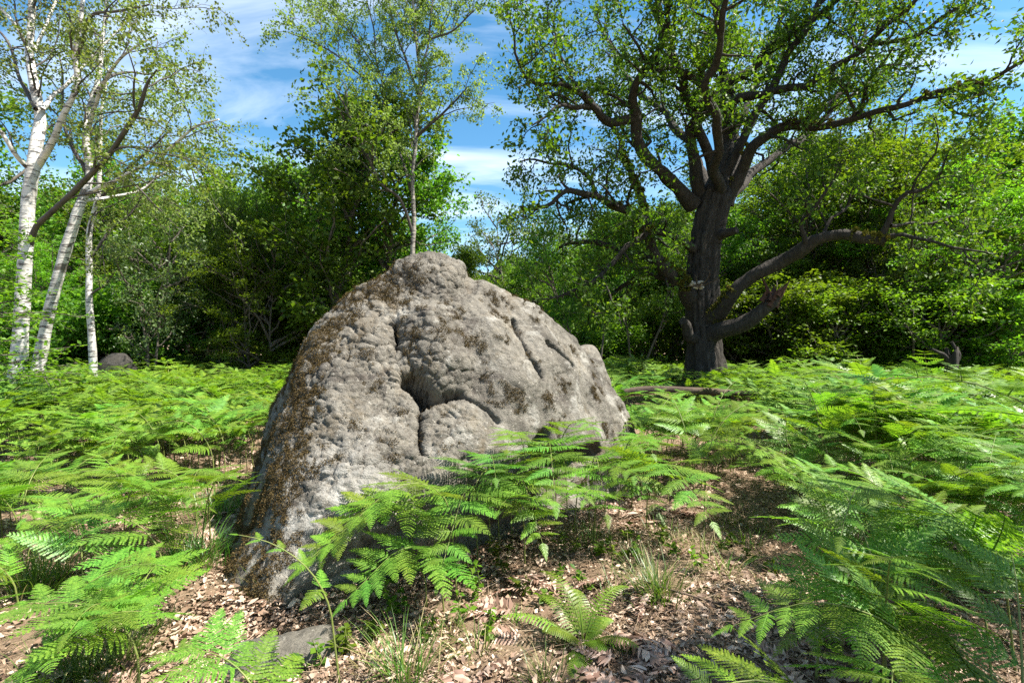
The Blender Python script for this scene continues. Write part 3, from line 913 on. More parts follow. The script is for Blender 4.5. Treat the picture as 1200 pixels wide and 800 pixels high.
BG = 'silver birches'
build_birch('birch_tree', 'thick white birch trunk with a dark arching bough, at the left edge', 22, [
    ([(16, 480, 0, 12), (22, 420, 0, 10.5), (27, 350, 0, 10), (33, 290, 0, 9), (37, 235, 0, 9), (44, 185, 0, 8.5), (48, 140, .1, 7.5), (42, 100, .1, 6.5), (38, 60, .2, 5.5), (35, 0, .2, 4.8), (38, -70, .3, 3.5), (36, -150, .3, 1.5)], 'birchbark'),
    ([(30, 300, .05, 6), (42, 268, -.1, 4.6), (60, 252, -.3, 4.3), (95, 215, -.6, 4.2), (125, 183, -.9, 3.8), (150, 152, -1.2, 3.6), (166, 125, -1.4, 2.8), (174, 100, -1.5, 2), (186, 82, -1.6, 1)], 'birchtwig'),
    ([(44, 195, 0, 6), (62, 165, -.2, 4.8), (72, 140, -.3, 4.5), (88, 100, -.4, 4), (86, 60, -.5, 3.4), (94, 20, -.6, 3), (96, -40, -.6, 2), (100, -90, -.6, 1)], 'birchbark'),
    ([(50, 128, 0, 4), (65, 112, .2, 3.2), (85, 98, .4, 2.8), (110, 70, .6, 2.2), (140, 40, .8, 1.6), (160, 20, .9, 1)], 'birchbark'),
    ([(42, 128, 0, 3.6), (25, 95, .3, 2.8), (10, 60, .5, 2.4), (0, 40, .6, 2), (-25, 10, .8, 1)], 'birchtwig'),
    ([(36, 200, 0, 4), (20, 180, -.3, 3.4), (0, 152, -.5, 3), (-30, 130, -.8, 1.6)], 'birchbark'),
    ([(38, 70, .1, 3), (20, 35, .2, 2.6), (0, 8, .3, 2), (-20, -30, .4, 1)], 'birchbark'),
    ([(87, 75, -.4, 3), (100, 40, -.6, 2.6), (112, 18, -.8, 2.2), (140, 12, -1, 1.8), (178, 4, -1.2, 1)], 'birchtwig'),
    ([(40, 60, .2, 3), (60, 20, .5, 2.4), (75, -30, .8, 1.6), (90, -70, 1, 1)], 'birchbark'),
], 8.5, 3, BG, leaf=0.05, dens=0.9)
build_birch('birch_tree', 'white birch leaning to the right beside the thickest birch', 45, [
    ([(38, 470, 0, 10), (45, 430, 0, 8.5), (58, 370, 0, 8), (75, 310, 0, 7.5), (92, 255, 0, 7), (105, 205, 0, 5.5), (103, 165, 0, 4.6), (108, 120, .1, 4), (120, 60, .2, 3.2), (130, 0, .3, 2.4), (136, -60, .4, 1.2)], 'birchbark'),
    ([(100, 228, 0, 4), (130, 215, -.3, 3), (165, 195, -.6, 2.5), (200, 175, -.9, 2), (230, 150, -1.1, 1.6), (258, 140, -1.2, 1)], 'birchbark'),
    ([(104, 200, 0, 4), (85, 175, .2, 3), (75, 150, .4, 2.6), (70, 100, .6, 2), (66, 60, .7, 1)], 'birchtwig'),
    ([(104, 150, 0, 3.4), (120, 110, -.3, 2.8), (140, 75, -.6, 2.2), (165, 55, -.8, 1.5), (185, 40, -1, 1)], 'birchbark'),
    ([(112, 110, 0, 3), (128, 90, .3, 2.6), (150, 85, .6, 2), (175, 88, .8, 1.5), (200, 78, 1, 1)], 'birchtwig'),
    ([(100, 235, 0, 3), (125, 232, .4, 2.4), (160, 225, .8, 2), (190, 205, 1.1, 1.4), (215, 195, 1.3, 1)], 'birchbark'),
], 9.3, 4, BG, leaf=0.052, dens=1.05)
build_birch('birch_tree', 'thin white birch trunk nearest the dark distant boulder', 110, [
    ([(110, 460, 0, 6), (110, 430, 0, 5.2), (108, 380, 0, 5), (105, 330, 0, 4.4), (107, 280, 0, 4), (112, 240, 0, 3.4), (118, 190, 0, 2.8), (122, 140, 0, 2.2), (125, 80, 0, 1.2)], 'birchbark'),
    ([(107, 300, 0, 2.6), (130, 270, .3, 2), (155, 250, .5, 1.5), (175, 215, .7, 1)], 'birchtwig'),
    ([(112, 240, 0, 2.4), (140, 205, -.3, 2), (170, 180, -.5, 1.5), (200, 150, -.7, 1)], 'birchtwig'),
    ([(107, 345, 0, 1.8), (122, 335, -.3, 1.5), (135, 318, -.5, 1)], 'birchtwig'),
], 11.0, 6, BG, leaf=0.052, dens=1.05)
build_birch('birch_tree', 'tall slender birch rising directly behind the top of the big boulder', 488, [
    ([(486, 450, 0, 5.5), (486, 330, 0, 4.2), (484, 260, 0, 3.5), (482, 200, 0, 3), (489, 150, 0, 2.7), (491, 100, 0, 2.3), (487, 50, 0, 2), (484, 0, 0, 1.6), (486, -60, 0, 1.2)], 'greybirch'),
    ([(484, 275, 0, 3), (470, 235, -.3, 2.4), (445, 215, -.6, 2.2), (425, 175, -.9, 1.8), (405, 130, -1.2, 1.5), (392, 105, -1.3, 1)], 'birchtwig'),
    ([(482, 225, 0, 3), (472, 190, .3, 2.4), (455, 140, .6, 2), (445, 90, .8, 1.7), (438, 40, 1, 1.3), (430, -10, 1.1, 1)], 'birchtwig'),
    ([(489, 160, 0, 2.8), (510, 140, -.3, 2), (530, 120, -.5, 1.6), (548, 100, -.7, 1)], 'birchtwig'),
    ([(490, 110, 0, 2.4), (475, 70, .2, 2), (462, 35, .4, 1.6), (455, -20, .5, 1)], 'birchtwig'),
    ([(488, 60, 0, 2.2), (505, 45, -.2, 1.8), (530, 35, -.5, 1.4), (555, 12, -.7, 1)], 'birchtwig'),
    ([(487, 90, 0, 2.4), (500, 60, .2, 1.8), (505, 20, .4, 1.5), (512, -30, .6, 1)], 'birchtwig'),
    ([(455, 140, .6, 1.8), (430, 100, .3, 1.5), (400, 70, 0, 1.3), (370, 52, -.2, 1.1), (340, 40, -.4, .7)], 'birchtwig'),
    ([(445, 90, .8, 1.6), (420, 50, .9, 1.3), (395, 20, 1, 1.1), (375, -10, 1.1, .8)], 'birchtwig'),
], 13.5, 9, BG, leaf=0.064, dens=1.4, sub=0.42)


def tree_variant(seed, H, crown_base, rad, nb, per, leaf, mat, flat=0.0, trunk_r=0.16, lean=0.0, spread=0.16, shape=1.0, multi=1):
    """one kind of forest tree at the origin: (wood mesh, crown mesh)"""
    r = np.random.default_rng(seed)
    g, c = Geo(), Geo()
    trunks = []
    for s in range(multi):
        d = np.array([[lean + r.normal() * (0.05 if multi == 1 else 0.22), r.normal() * (0.05 if multi == 1 else 0.22), 1.0]])
        T = grow(np.array([[r.normal() * 0.12 * (multi > 1), r.normal() * 0.12 * (multi > 1), -0.1]]), d, [H * (0.97 if s == 0 else 0.85)], 16, 0.07, 0.02, r)
        tubes(g, T, taper([trunk_r * (1 if multi == 1 else 0.7)], 0.015, 16) * np.concatenate([[1.5, 1.12], np.ones(14)])[None], 8)
        trunks.append(T)
    T = np.concatenate(trunks)
    m = nb // multi
    p, dd, t = spawn(T, m, crown_base / H, 0.98, 1.1, r, flat=0.3, upb=0.25)
    u = (t - crown_base / H) / (1 - crown_base / H)
    env = np.sin(np.clip(0.18 + 0.82 * u, 0, 1) * np.pi * 0.92) ** 0.7 * shape + 0.12
    L1 = rad * env * (0.75 + 0.5 * r.random(len(p)))
    B1 = grow(p, dd, L1, 8, 0.20, 0.04, r)
    tubes(g, B1, taper(0.012 + 0.016 * L1, 0.008, 8), 5)
    p2, d2, t2 = spawn(B1, 6, 0.25, 1.0, 0.85, r, flat=flat, upb=0.05)
    L2 = np.repeat(L1, 6) * 0.42 * (0.6 + 0.8 * r.random(len(p2))) * (1.2 - 0.5 * t2)
    B2 = grow(p2, d2, L2, 5, 0.28, 0.02 if flat < 0.5 else -0.03, r)
    tubes(g, B2, taper(np.full(len(p2), 0.010), 0.004, 5), 3)
    tips = along(B2, 4, r, 0.25)
    n = len(tips) * per
    cc = np.repeat(tips, per, 0) + r.normal(size=(n, 3)) * np.array([spread, spread, spread * (1 - 0.75 * flat)])
    D = r.normal(size=(n, 3)); D[:, 2] *= (1 - 0.7 * flat); D[:, 2] -= 0.25
    Nn = r.normal(size=(n, 3)) * (1 - 0.5 * flat) + np.array([0, 0, 0.8 + 0.8 * flat])
    s = leaf * (0.6 + 0.8 * r.random(n))
    leaves(c, cc, D, Nn, s, s * 0.62)
    return g.mesh('wood', M['bark'], True), c.mesh('crown', M[mat])


TV = {
    'bushy': tree_variant(101, 9.0, 1.6, 2.6, 46, 17, 0.14, 'dark', 0.15, 0.17),
    'bushy2': tree_variant(102, 9.0, 1.2, 2.9, 44, 17, 0.14, 'dark', 0.25, 0.18),
    'mid': tree_variant(103, 9.0, 3.4, 2.4, 40, 15, 0.13, 'dark', 0.1, 0.15, multi=2),
    'beech': tree_variant(104, 9.0, 1.0, 3.4, 50, 24, 0.108, 'beech', 0.75, 0.15),
    'beech2': tree_variant(105, 8.0, 0.5, 3.2, 52, 24, 0.108, 'beech', 0.8, 0.12, multi=2),
    'pale': tree_variant(106, 9.0, 2.0, 2.6, 34, 9, 0.14, 'pale', 0.1, 0.11, multi=3),
    'low': tree_variant(107, 3.2, 0.25, 1.5, 40, 16, 0.12, 'dark', 0.4, 0.06, multi=3),
    'lowbeech': tree_variant(108, 3.4, 0.3, 1.8, 40, 18, 0.10, 'beech', 0.8, 0.05, multi=2),
}
REFH = {'bushy': 9, 'bushy2': 9, 'mid': 9, 'beech': 9, 'beech2': 8, 'pale': 9, 'low': 3.2, 'lowbeech': 3.4}


def place_tree(kind, px, top_y, d, label, group, name='forest_tree', cat='tree', rot=None, wide=1.0, X=None, H=None):
    x = (px - 600) / FPX * d if X is None else X
    h = (EYE + (400 - top_y) / FPX * d) if H is None else H
    s = h / REFH[kind]
    root = link(name, None, loc=(x, d, float(gh(x, d)) - 0.03), label=label, category=cat, group=group)
    root.rotation_euler.z = rng.random() * 6.28 if rot is None else rot
    root.scale = (s * wide, s * wide, s)
    w, c = TV[kind]
    link('trunk', w, root)
    link('crown', c, root)
    return root


G1 = 'leafy trees at the forest edge'
FRONT = [
    ('bushy', 385, 128, 15.0, 'dense dark green tree with the tall slender birch in front of it', 1.15),
    ('bushy2', 455, 185, 16.5, 'dark green tree between the slender birch and the boulder top', 1.0),
    ('bushy', 320, 190, 17.0, 'dark green tree with a notched crown left of the dense dark one', 0.9),
    ('bushy2', 235, 188, 17.5, 'rounded green tree midway between the birches and the boulder', 1.15),
    ('mid', 165, 215, 17.0, 'green tree just right of the birch trunks', 1.1),
    ('beech2', 300, 275, 14.6, 'light green low tree in front of the dark trees left of the boulder', 0.9),
    ('pale', 175, 250, 13.5, 'pale young tree in front of the green trees near the birches', 0.9),
    ('bushy', 75, 225, 16.5, 'dark green tree seen between the white birch trunks', 1.1),
    ('beech', 40, 300, 14.5, 'low green tree behind the feet of the birches', 0.9),
    ('mid', 20, 90, 20.0, 'tall green tree behind the thick birch top', 1.0),
    ('mid', -40, 150, 18.0, 'tall green tree cut off by the left picture edge', 1.0),
    ('pale', 585, 228, 25.0, 'pale thin tree against the open sky between boulder and oak', 0.95),
    ('pale', 648, 250, 29.0, 'second pale thin tree nearest the oak against the open sky', 1.0),
    ('bushy', 540, 300, 20.0, 'dark tree low behind the right flank of the boulder top', 1.0),
    ('bushy2', 640, 305, 21.0, 'dark low tree right of the boulder crest', 1.1),
    ('bushy', 715, 255, 20.0, 'dark tree in the shade just left of the oak trunk', 1.1),
    ('mid', 770, 250, 22.0, 'dark tree behind the left limb of the oak', 1.1),
    ('bushy2', 880, 290, 19.5, 'dark tree in the shade right behind the oak trunk', 1.1),
    ('beech', 930, 200, 20.0, 'yellow green tree seen over the low mossy limb of the oak', 1.0),
    ('beech2', 1010, 175, 18.5, 'yellow green beech filling the view right of the oak', 1.05),
    ('beech', 1085, 165, 17.0, 'bright yellow green beech with spreading layers', 1.1),
    ('beech2', 1150, 215, 14.5, 'bright layered beech near the dark tree stump', 1.0),
    ('bushy', 1195, 135, 19.0, 'dark green tree at the right picture edge', 1.1),
    ('mid', 1120, 140, 23.0, 'dull green tree behind the bright beeches', 1.1),
    ('beech', 1270, 190, 15.0, 'bright beech cut off by the right picture edge', 1.1),
]
for kind, px, ty, d, lab, w in FRONT:
    place_tree(kind, px, ty, d, lab, G1, wide=w)

G2 = 'understorey shrubs under the forest edge'
LOW = [('low', 60, 14.0), ('low', 150, 15.0), ('low', 345, 16.5), ('low', 435, 17.0),
       ('low', 545, 19), ('low', 600, 20), ('low', 655, 19), ('low', 705, 18.5), ('low', 865, 17.5), ('lowbeech', 915, 17),
       ('lowbeech', 960, 15.5), ('lowbeech', 1015, 15), ('low', 1060, 16), ('lowbeech', 1085, 14), ('lowbeech', 1180, 13), ('low', 1140, 16), ('low', 5, 15)]
for k, (kind, px, d) in enumerate(LOW):
    lab = ('bright layered shrub at the foot of the beeches right of the oak' if kind == 'lowbeech' else
           'dark leafy shrub under the trees behind the birches' if px < 200 else 'dark leafy shrub under the trees between birches and boulder' if px < 500 else 'dark shaded shrub behind the boulder and left of the oak' if px < 800 else 'dark shaded shrub under the trees right of the oak')
    place_tree(kind, px, 0, d, lab, G2, 'understorey_shrub', 'shrub', H=2.3 + 1.3 * rng.random(), wide=1.15)

place_tree('pale', 0, 0, 0.7, 'slim tree just outside the right picture edge shading the nearest ferns', G1, X=4.5, H=6.4, wide=0.75)

for px_, d_, lab_ in ((268, 15.2, 'bare thin trunk standing in the shade between birches and boulder'), (300, 15.8, 'second bare thin trunk in the shade left of the boulder'),
                     (700, 14.5, 'thin leaning trunk in the shade left of the oak'), (742, 17.0, 'thin upright trunk deep in the shade left of the oak'),
                     (1065, 14.8, 'thin dark trunk in front of the bright beeches'), (206, 15.6, 'bare thin trunk nearest the birches in the shade')):
    place_tree('mid', px_, 225 if px_ < 600 else 240, d_, lab_, G1, wide=0.62)

# second and third ranks of the wood
rr = np.random.default_rng(17)
G3 = 'trees deeper in the wood'
for row, (d, step, ty) in enumerate(((24.0, 62, 255), (30.0, 58, 275), (38.0, 56, 290))):
    px = -90
    while px < 1300:
        dd = d + rr.normal() * 1.5
        x = px + rr.normal() * 12
        top = ty + rr.normal() * 14
        gap = 520 < x < 690
        if gap:
            top = 330 + rr.normal() * 6
        if x > 900:
            top -= 45
        if x < 240:
            top -= 20
        kind = ('bushy', 'bushy2', 'mid', 'bushy')[rr.integers(4)]
        if x > 860 and rr.random() < 0.5:
            kind = 'beech'
        side = ('left of the boulder' if x < 500 else 'between boulder and oak' if x < 800 else 'right of the oak')
        place_tree(kind, x, top, dd, 'dim tree in the wood behind the forest edge ' + side, G3 + ' ' + side, wide=1.15 if not gap else 1.5)
        px += step


def far_wood():
    """the wood beyond reads as one dark mass"""
    r = np.random.default_rng(5)
    g = Geo()
    n = 40000
    a = r.uniform(-1.25, 1.25, n)
    d = r.uniform(46, 60, n)
    h = 8.0 + 2.0 * vnoise(np.stack([a * 14, np.zeros(n), np.zeros(n)], 1), 8)
    z = h * r.random(n) ** 0.85
    c = np.stack([np.sin(a) * d, np.cos(a) * d, z], 1)
    s = 0.6 + 0.6 * r.random(n)
    leaves(g, c, rvec(n, r), r.normal(size=(n, 3)) + [0, 0, .6], s, s * 0.7)
    link('far_wood', g.mesh('far_wood', M['dark']), kind='stuff', label='dark mass of far woodland behind the trees', category='wood')


far_wood()


# young beech reaching in from the left edge in front of the birch trunks
def edge_beech():
    r = np.random.default_rng(14)
    b0 = np.array([-7.0, 6.3, 0.0])
    root = link('beech_sapling', None, loc=b0, label='leafy beech sapling branches reaching across the birch trunks from the left', category='tree')
    g, c = Geo(), Geo()
    T = grow(b0[None], np.array([[0.02, 0, 1.0]]), [3.6], 14, 0.06, 0.02, r)
    tubes(g, T, taper([0.035], 0.008, 14), 7)
    p, d, t = spawn(T, 26, 0.22, 0.95, 1.35, r, flat=0.6)
    d[:, 0] = np.abs(d[:, 0]) * 0.9 + 0.15
    L1 = 1.35 * (1.1 - 0.6 * t) * (0.6 + 0.5 * r.random(len(p)))
    B1 = grow(p, nrm(d), L1, 8, 0.10, -0.01, r)
    tubes(g, B1, taper(np.full(len(p), 0.010), 0.003, 8), 4)
    p2, d2, _ = spawn(B1, 9, 0.15, 1.0, 0.8, r, flat=0.85)
    B2 = grow(p2, d2, 0.16 + 0.22 * r.random(len(p2)), 4, 0.15, -0.02, r)
    tubes(g, B2, taper(np.full(len(p2), 0.004), 0.002, 4), 3)
    tips = along(B2, 5, r, 0.2)
    n = len(tips) * 2
    cc = np.repeat(tips, 2, 0) + r.normal(size=(n, 3)) * [.03, .03, .012]
    s = 0.065 * (0.7 + 0.6 * r.random(n))
    D = r.normal(size=(n, 3)) * [1, 1, .3]
    leaves(c, cc, D, r.normal(size=(n, 3)) * .4 + [0, 0, 1], s, s * 0.6)
    link('trunk', g.mesh('trunk', M['bark'], True, b0), root)
    link('crown', c.mesh('crown', M['beech'], False, b0), root)['kind'] = 'stuff'


edge_beech()


# ------------------------------------------------------------------ log and stump
def build_log():
    r = np.random.default_rng(4)
    a, b = PX(688, 466, 9.6), PX(893, 461, 9.0)
    q = spline([np.append(a, .10), np.append(PX(760, 457, 9.4), .075), np.append(PX(815, 458, 9.2), .065), np.append(PX(860, 460, 9.1), .058), np.append(b, .055)], 40)
    rad = q[:, 3] * (1 + 0.35 * (vnoise(np.stack([np.linspace(0, 9, 40), np.zeros(40), np.zeros(40)], 1), 3) - .5))
    c = q[20, :3].copy(); c[2] = 0.0
    root = link('fallen_log', None, loc=c, label='long weathered fallen log lying across the ferns below the oak', category='log')
    g = Geo(); tubes(g, q[None, :, :3], rad[None], 11, True)
    link('log', g.mesh('log', M['deadwood'], True, c), root)
    for k, t in enumerate((6, 33)):
        g = Geo()
        p = q[t, :3]
        tubes(g, np.array([[p, p * [1, 1, .5] + [.05, 0.08, 0], [p[0] + .1 * (-1) ** k, p[1] + .12, -.05]]]), np.array([[.045, .04, .035]]), 7)
        link('branch_stub', g.mesh('branch_stub', M['deadwood'], True, c), root)


build_log()


def build_stump():
    r = np.random.default_rng(6)
    b = PX(1116, 400, 11.0); b[2] = 0
    root = link('tree_stump', None, loc=b, label='dark jagged dead stump among the ferns below the bright beeches', category='stump')
    n, k = 14, 18
    z = np.linspace(-0.1, 1.38, n)
    a = np.linspace(0, 2 * np.pi, k, endpoint=False)
    rad = (0.12 + 0.10 * np.exp(-z * 4))[:, None] * (1 + .14 * np.sin(3 * a + 1) + .08 * np.sin(7 * a + z[:, None] * 2) + .06 * (r.random((n, k)) - .5))
    Z = np.repeat(z[:, None], k, 1)
    Z[-1] += 0.22 * (r.random(k) - .4); Z[-2] += 0.06 * (r.random(k) - .5)
    V = np.stack([rad * np.cos(a), rad * np.sin(a), Z], -1)
    inner = V[-1] * [.55, .55, 1] - [0, 0, .18]
    V = np.concatenate([V.reshape(-1, 3), inner])
    idx = np.arange((n + 1) * k).reshape(n + 1, k); i2 = np.roll(idx, -1, 1)
    F = np.stack([idx[:-1], i2[:-1], i2[1:], idx[1:]], -1).reshape(-1, 4)
    g = Geo(); g.add(V, F); g.add(V[-k:], np.arange(k)[None])
    link('stump_wood', g.mesh('stump_wood', M['oakbark'], True), root)
    for s in (-1, 1):
        g = Geo()
        tubes(g, grow(np.array([[s * .07, 0, 1.15]]), np.array([[s * 1.0, -.2, .8]]), [.5], 7, .3, .1, r), taper([.06], .025, 7), 7, True)
        link('broken_branch', g.mesh('broken_branch', M['oakbark'], True), root)


build_stump()


# ------------------------------------------------------------------ bracken
def pinna_geo(r, lod, n=17):
    """one pinna of bracken, unit length along +X, lying in XY, upper side +Z"""
    g = Geo()
    bend = 0.10 + 0.10 * r.random()
    side = 0.05 * r.normal()

    def axis(t):
        t = np.asarray(t, float)
        return np.stack([t, side * t * t, 0.06 * t - bend * t ** 2.2], -1)
    if lod == 0:
        tt = np.linspace(0, 1, 9)
        tubes(g, axis(tt)[None], (0.0085 * (1 - 0.8 * tt))[None], 4)
    else:
        ns_ = 5 if lod == 1 else 2
        tt = np.linspace(0, 1, ns_)
        a = axis(tt); w = np.array([0, .011, 0]) * (1 - .8 * tt)[:, None]
        v = np.stack([a - w, a + w], 1)
        i = np.arange(2 * ns_).reshape(ns_, 2)
        g.add(v, np.stack([i[:-1, 0], i[1:, 0], i[1:, 1], i[:-1, 1]], -1))
    for k in range(n):
        t = 0.05 + 0.93 * (k + 0.3 * r.random()) / n
        prof = min(1.0, 0.62 + t * 3.2) * (1 - t) ** 0.78 + 0.03
        ln = 0.30 * prof * (0.9 + 0.2 * r.random())
        for s in (-1, 1):
            a0 = R(66 - 22 * t + r.normal() * 3)
            d = np.array([math.cos(a0), s * math.sin(a0), 0.10 - 0.14 * r.random()])
            sd_ = np.array([-s * d[1], s * d[0], 0.0])          # towards the tip of the pinna
            sd_ = np.array([math.sin(a0), -s * math.cos(a0), 0.0])
            o = axis(t)
            wd = min(0.036, 0.24 * ln + 0.010) * (17.0 / n) * 0.70
            if lod == 0:
                m = 6 if ln > 0.14 else 4
                u = np.linspace(0, 1, m + 1)
                curl = 0.16 * ln
                mid = o + d * (u * ln)[:, None] + sd_ * (0.06 * ln * u * u)[:, None] - np.array([0, 0, 1]) * (curl * u ** 2)[:, None]
                for q in (-1, 1):
                    vs_, fs_ = [], []
                    for j in range(m):
                        pw = wd * (1 - 0.72 * u[j] ** 1.5)
                        b0, b1 = mid[j], mid[j + 1]
                        e0 = b0 * .75 + b1 * .25 + sd_ * q * pw * 0.92 + d * ln * 0.02 - np.array([0, 0, .16 * pw])
                        e1 = b0 * .18 + b1 * .82 + sd_ * q * pw * 0.80 + d * ln * 0.04 - np.array([0, 0, .16 * pw])
                        vs_ += [b0, b1, e1, e0]
                        fs_.append([4 * j, 4 * j + 1, 4 * j + 2, 4 * j + 3] if q < 0 else [4 * j + 3, 4 * j + 2, 4 * j + 1, 4 * j])
                    g.add(np.array(vs_), np.array(fs_))
            else:
                tip = o + d * ln - np.array([0, 0, .12 * ln])
                m1 = o + d * ln * 0.42
                v = np.array([o - sd_ * wd * .7, o + sd_ * wd * .7, m1 + sd_ * wd * 1.02, tip, m1 - sd_ * wd * 1.02])
                if lod == 1:
                    g.add(v, np.array([[0, 1, 2], [0, 2, 4], [4, 2, 3]]))
                else:
                    w2 = wd * 1.35
                    g.add(np.array([o - sd_ * w2, o + sd_ * w2, tip]), np.array([[0, 1, 2]]))
    return g


def flat_geo(g):
    V = np.concatenate(g.V)
    return V, {k: np.concatenate(f) for k, f in g.F.items()}


rf = np.random.default_rng(77)
PIN0 = [pinna_geo(rf, 0, n).mesh('pinna', M['fern']) for n in (18, 17, 19, 16, 18)]
PIN0Y = [pinna_geo(rf, 0, n).mesh('pinna', M['fern_lime']) for n in (17, 18)]
PIN1 = [flat_geo(pinna_geo(rf, 1, n)) for n in (14, 13, 15)]
PIN2 = [flat_geo(pinna_geo(rf, 2, n)) for n in (8, 8, 9)]


def frame_mat(p, d, up, s):
    d = d / np.linalg.norm(d)
    y = np.cross(up, d); y = y / max(np.linalg.norm(y), 1e-6)
    z = np.cross(d, y)
    m = np.eye(4)
    m[:3, 0] = d * s; m[:3, 1] = y * s; m[:3, 2] = z * s; m[:3, 3] = p
    return m


def plant(r, H, phi, spread=0.42, pairs=7, arch=0.9, lean=0.08):
    """bracken: stipe rising, then arching over along phi; returns centre line, radii and pinna frames"""
    f = np.array([math.cos(phi), math.sin(phi), 0.0]); up = np.array([0, 0, 1.0])
    n = 15
    hs = 0.62 * H
    pts = [np.zeros(3)]
    th = lean
    blade = H * 0.38 + spread * 0.9
    tot = hs + blade
    st = tot / (n - 1)
    w = r.normal(size=3) * 0.03
    for i in range(1, n):
        s = i * st
        if s > hs * 0.8:
            th = min(2.15, th + arch * st / blade * 1.35)
        dd = f * math.sin(th) + up * math.cos(th) + w
        pts.append(pts[-1] + dd / np.linalg.norm(dd) * st)
    P = np.array(pts)
    rad = np.interp(np.linspace(0, 1, n), [0, hs / tot, 1], [0.0058, 0.0042, 0.0012])
    mats = []
    rot = r.normal() * 0.15
    for k in range(pairs):
        u = k / pairs
        s = hs * 0.97 + blade * (1 - (1 - u) ** 1.25)
        x = min(s / st, n - 1.001); i = int(x); p = P[i] + (P[i + 1] - P[i]) * (x - i)
        tan = P[i + 1] - P[i]; tan = tan / np.linalg.norm(tan)
        sidev = np.cross(tan, up); sidev = sidev / max(np.linalg.norm(sidev), 1e-6)
        ln = spread * (1.0 - 0.80 * u ** 0.9) * (0.88 + 0.24 * r.random())
        nrmv = np.cross(sidev, tan)
        nrmv = nrmv / np.linalg.norm(nrmv)
        if nrmv[2] < 0:
            nrmv = -nrmv
        upm = nrmv * 0.55 + up * 0.75
        fw = 0.35 + 0.45 * u
        for s_ in (-1, 1):
            d = sidev * s_ + (tan * 0.5 + f * 0.5) * fw * (0.8 + .4 * r.random()) + up * (0.20 * r.normal() + 0.14)
            mats.append(frame_mat(p, d, upm + r.normal(size=3) * 0.12, ln * (0.9 + 0.2 * r.random())))
    d = P[-1] - P[-2]
    mats.append(frame_mat(P[-1], d, np.cross(np.cross(d, up), d) + up * .3, spread * 0.26))
    return P, rad, mats


def bake(P, rad, mats, pins, r, k=3):
    g = Geo()
    if k == 3:
        P, rad = P[[0, 7, 11, 14]], rad[[0, 7, 11, 14]]
    tubes(g, P[None], rad[None], k)
    gs = Geo()
    for m in mats:
        V, F = pins[r.integers(len(pins))]
        Vw = V @ m[:3, :3].T + m[:3, 3]
        base = gs.n
        first = True
        for kk, f in F.items():
            if first:
                gs.add(Vw, f); first = False
            else:
                gs.F.setdefault(kk, []).append(f + base)
    return g, gs


def fern_near(loc, H, phi, r, label, group, spread=0.42, pairs=7, arch=0.9, lean=0.08, mat=None):
    P, rad, mats = plant(r, H, phi, spread, pairs, arch, lean)
    root = link('bracken_fern', None, loc=loc, label=label, category='fern', group=group)
    g = Geo(); tubes(g, P[None], rad[None], 5)
    link('stem', g.mesh('stem', M['stem'], True), root)
    pins = PIN0Y if r.random() < 0.16 else PIN0
    for m in mats:
        o = link('pinna', pins[r.integers(len(pins))], root)
        o.matrix_basis = Matrix(m.tolist())
    return root


def on_ground(px, py):
    d = EYE * FPX / (py - 400.0)
    x = (px - 600) / FPX * d
    return np.array([x, d, float(gh(x, d))])


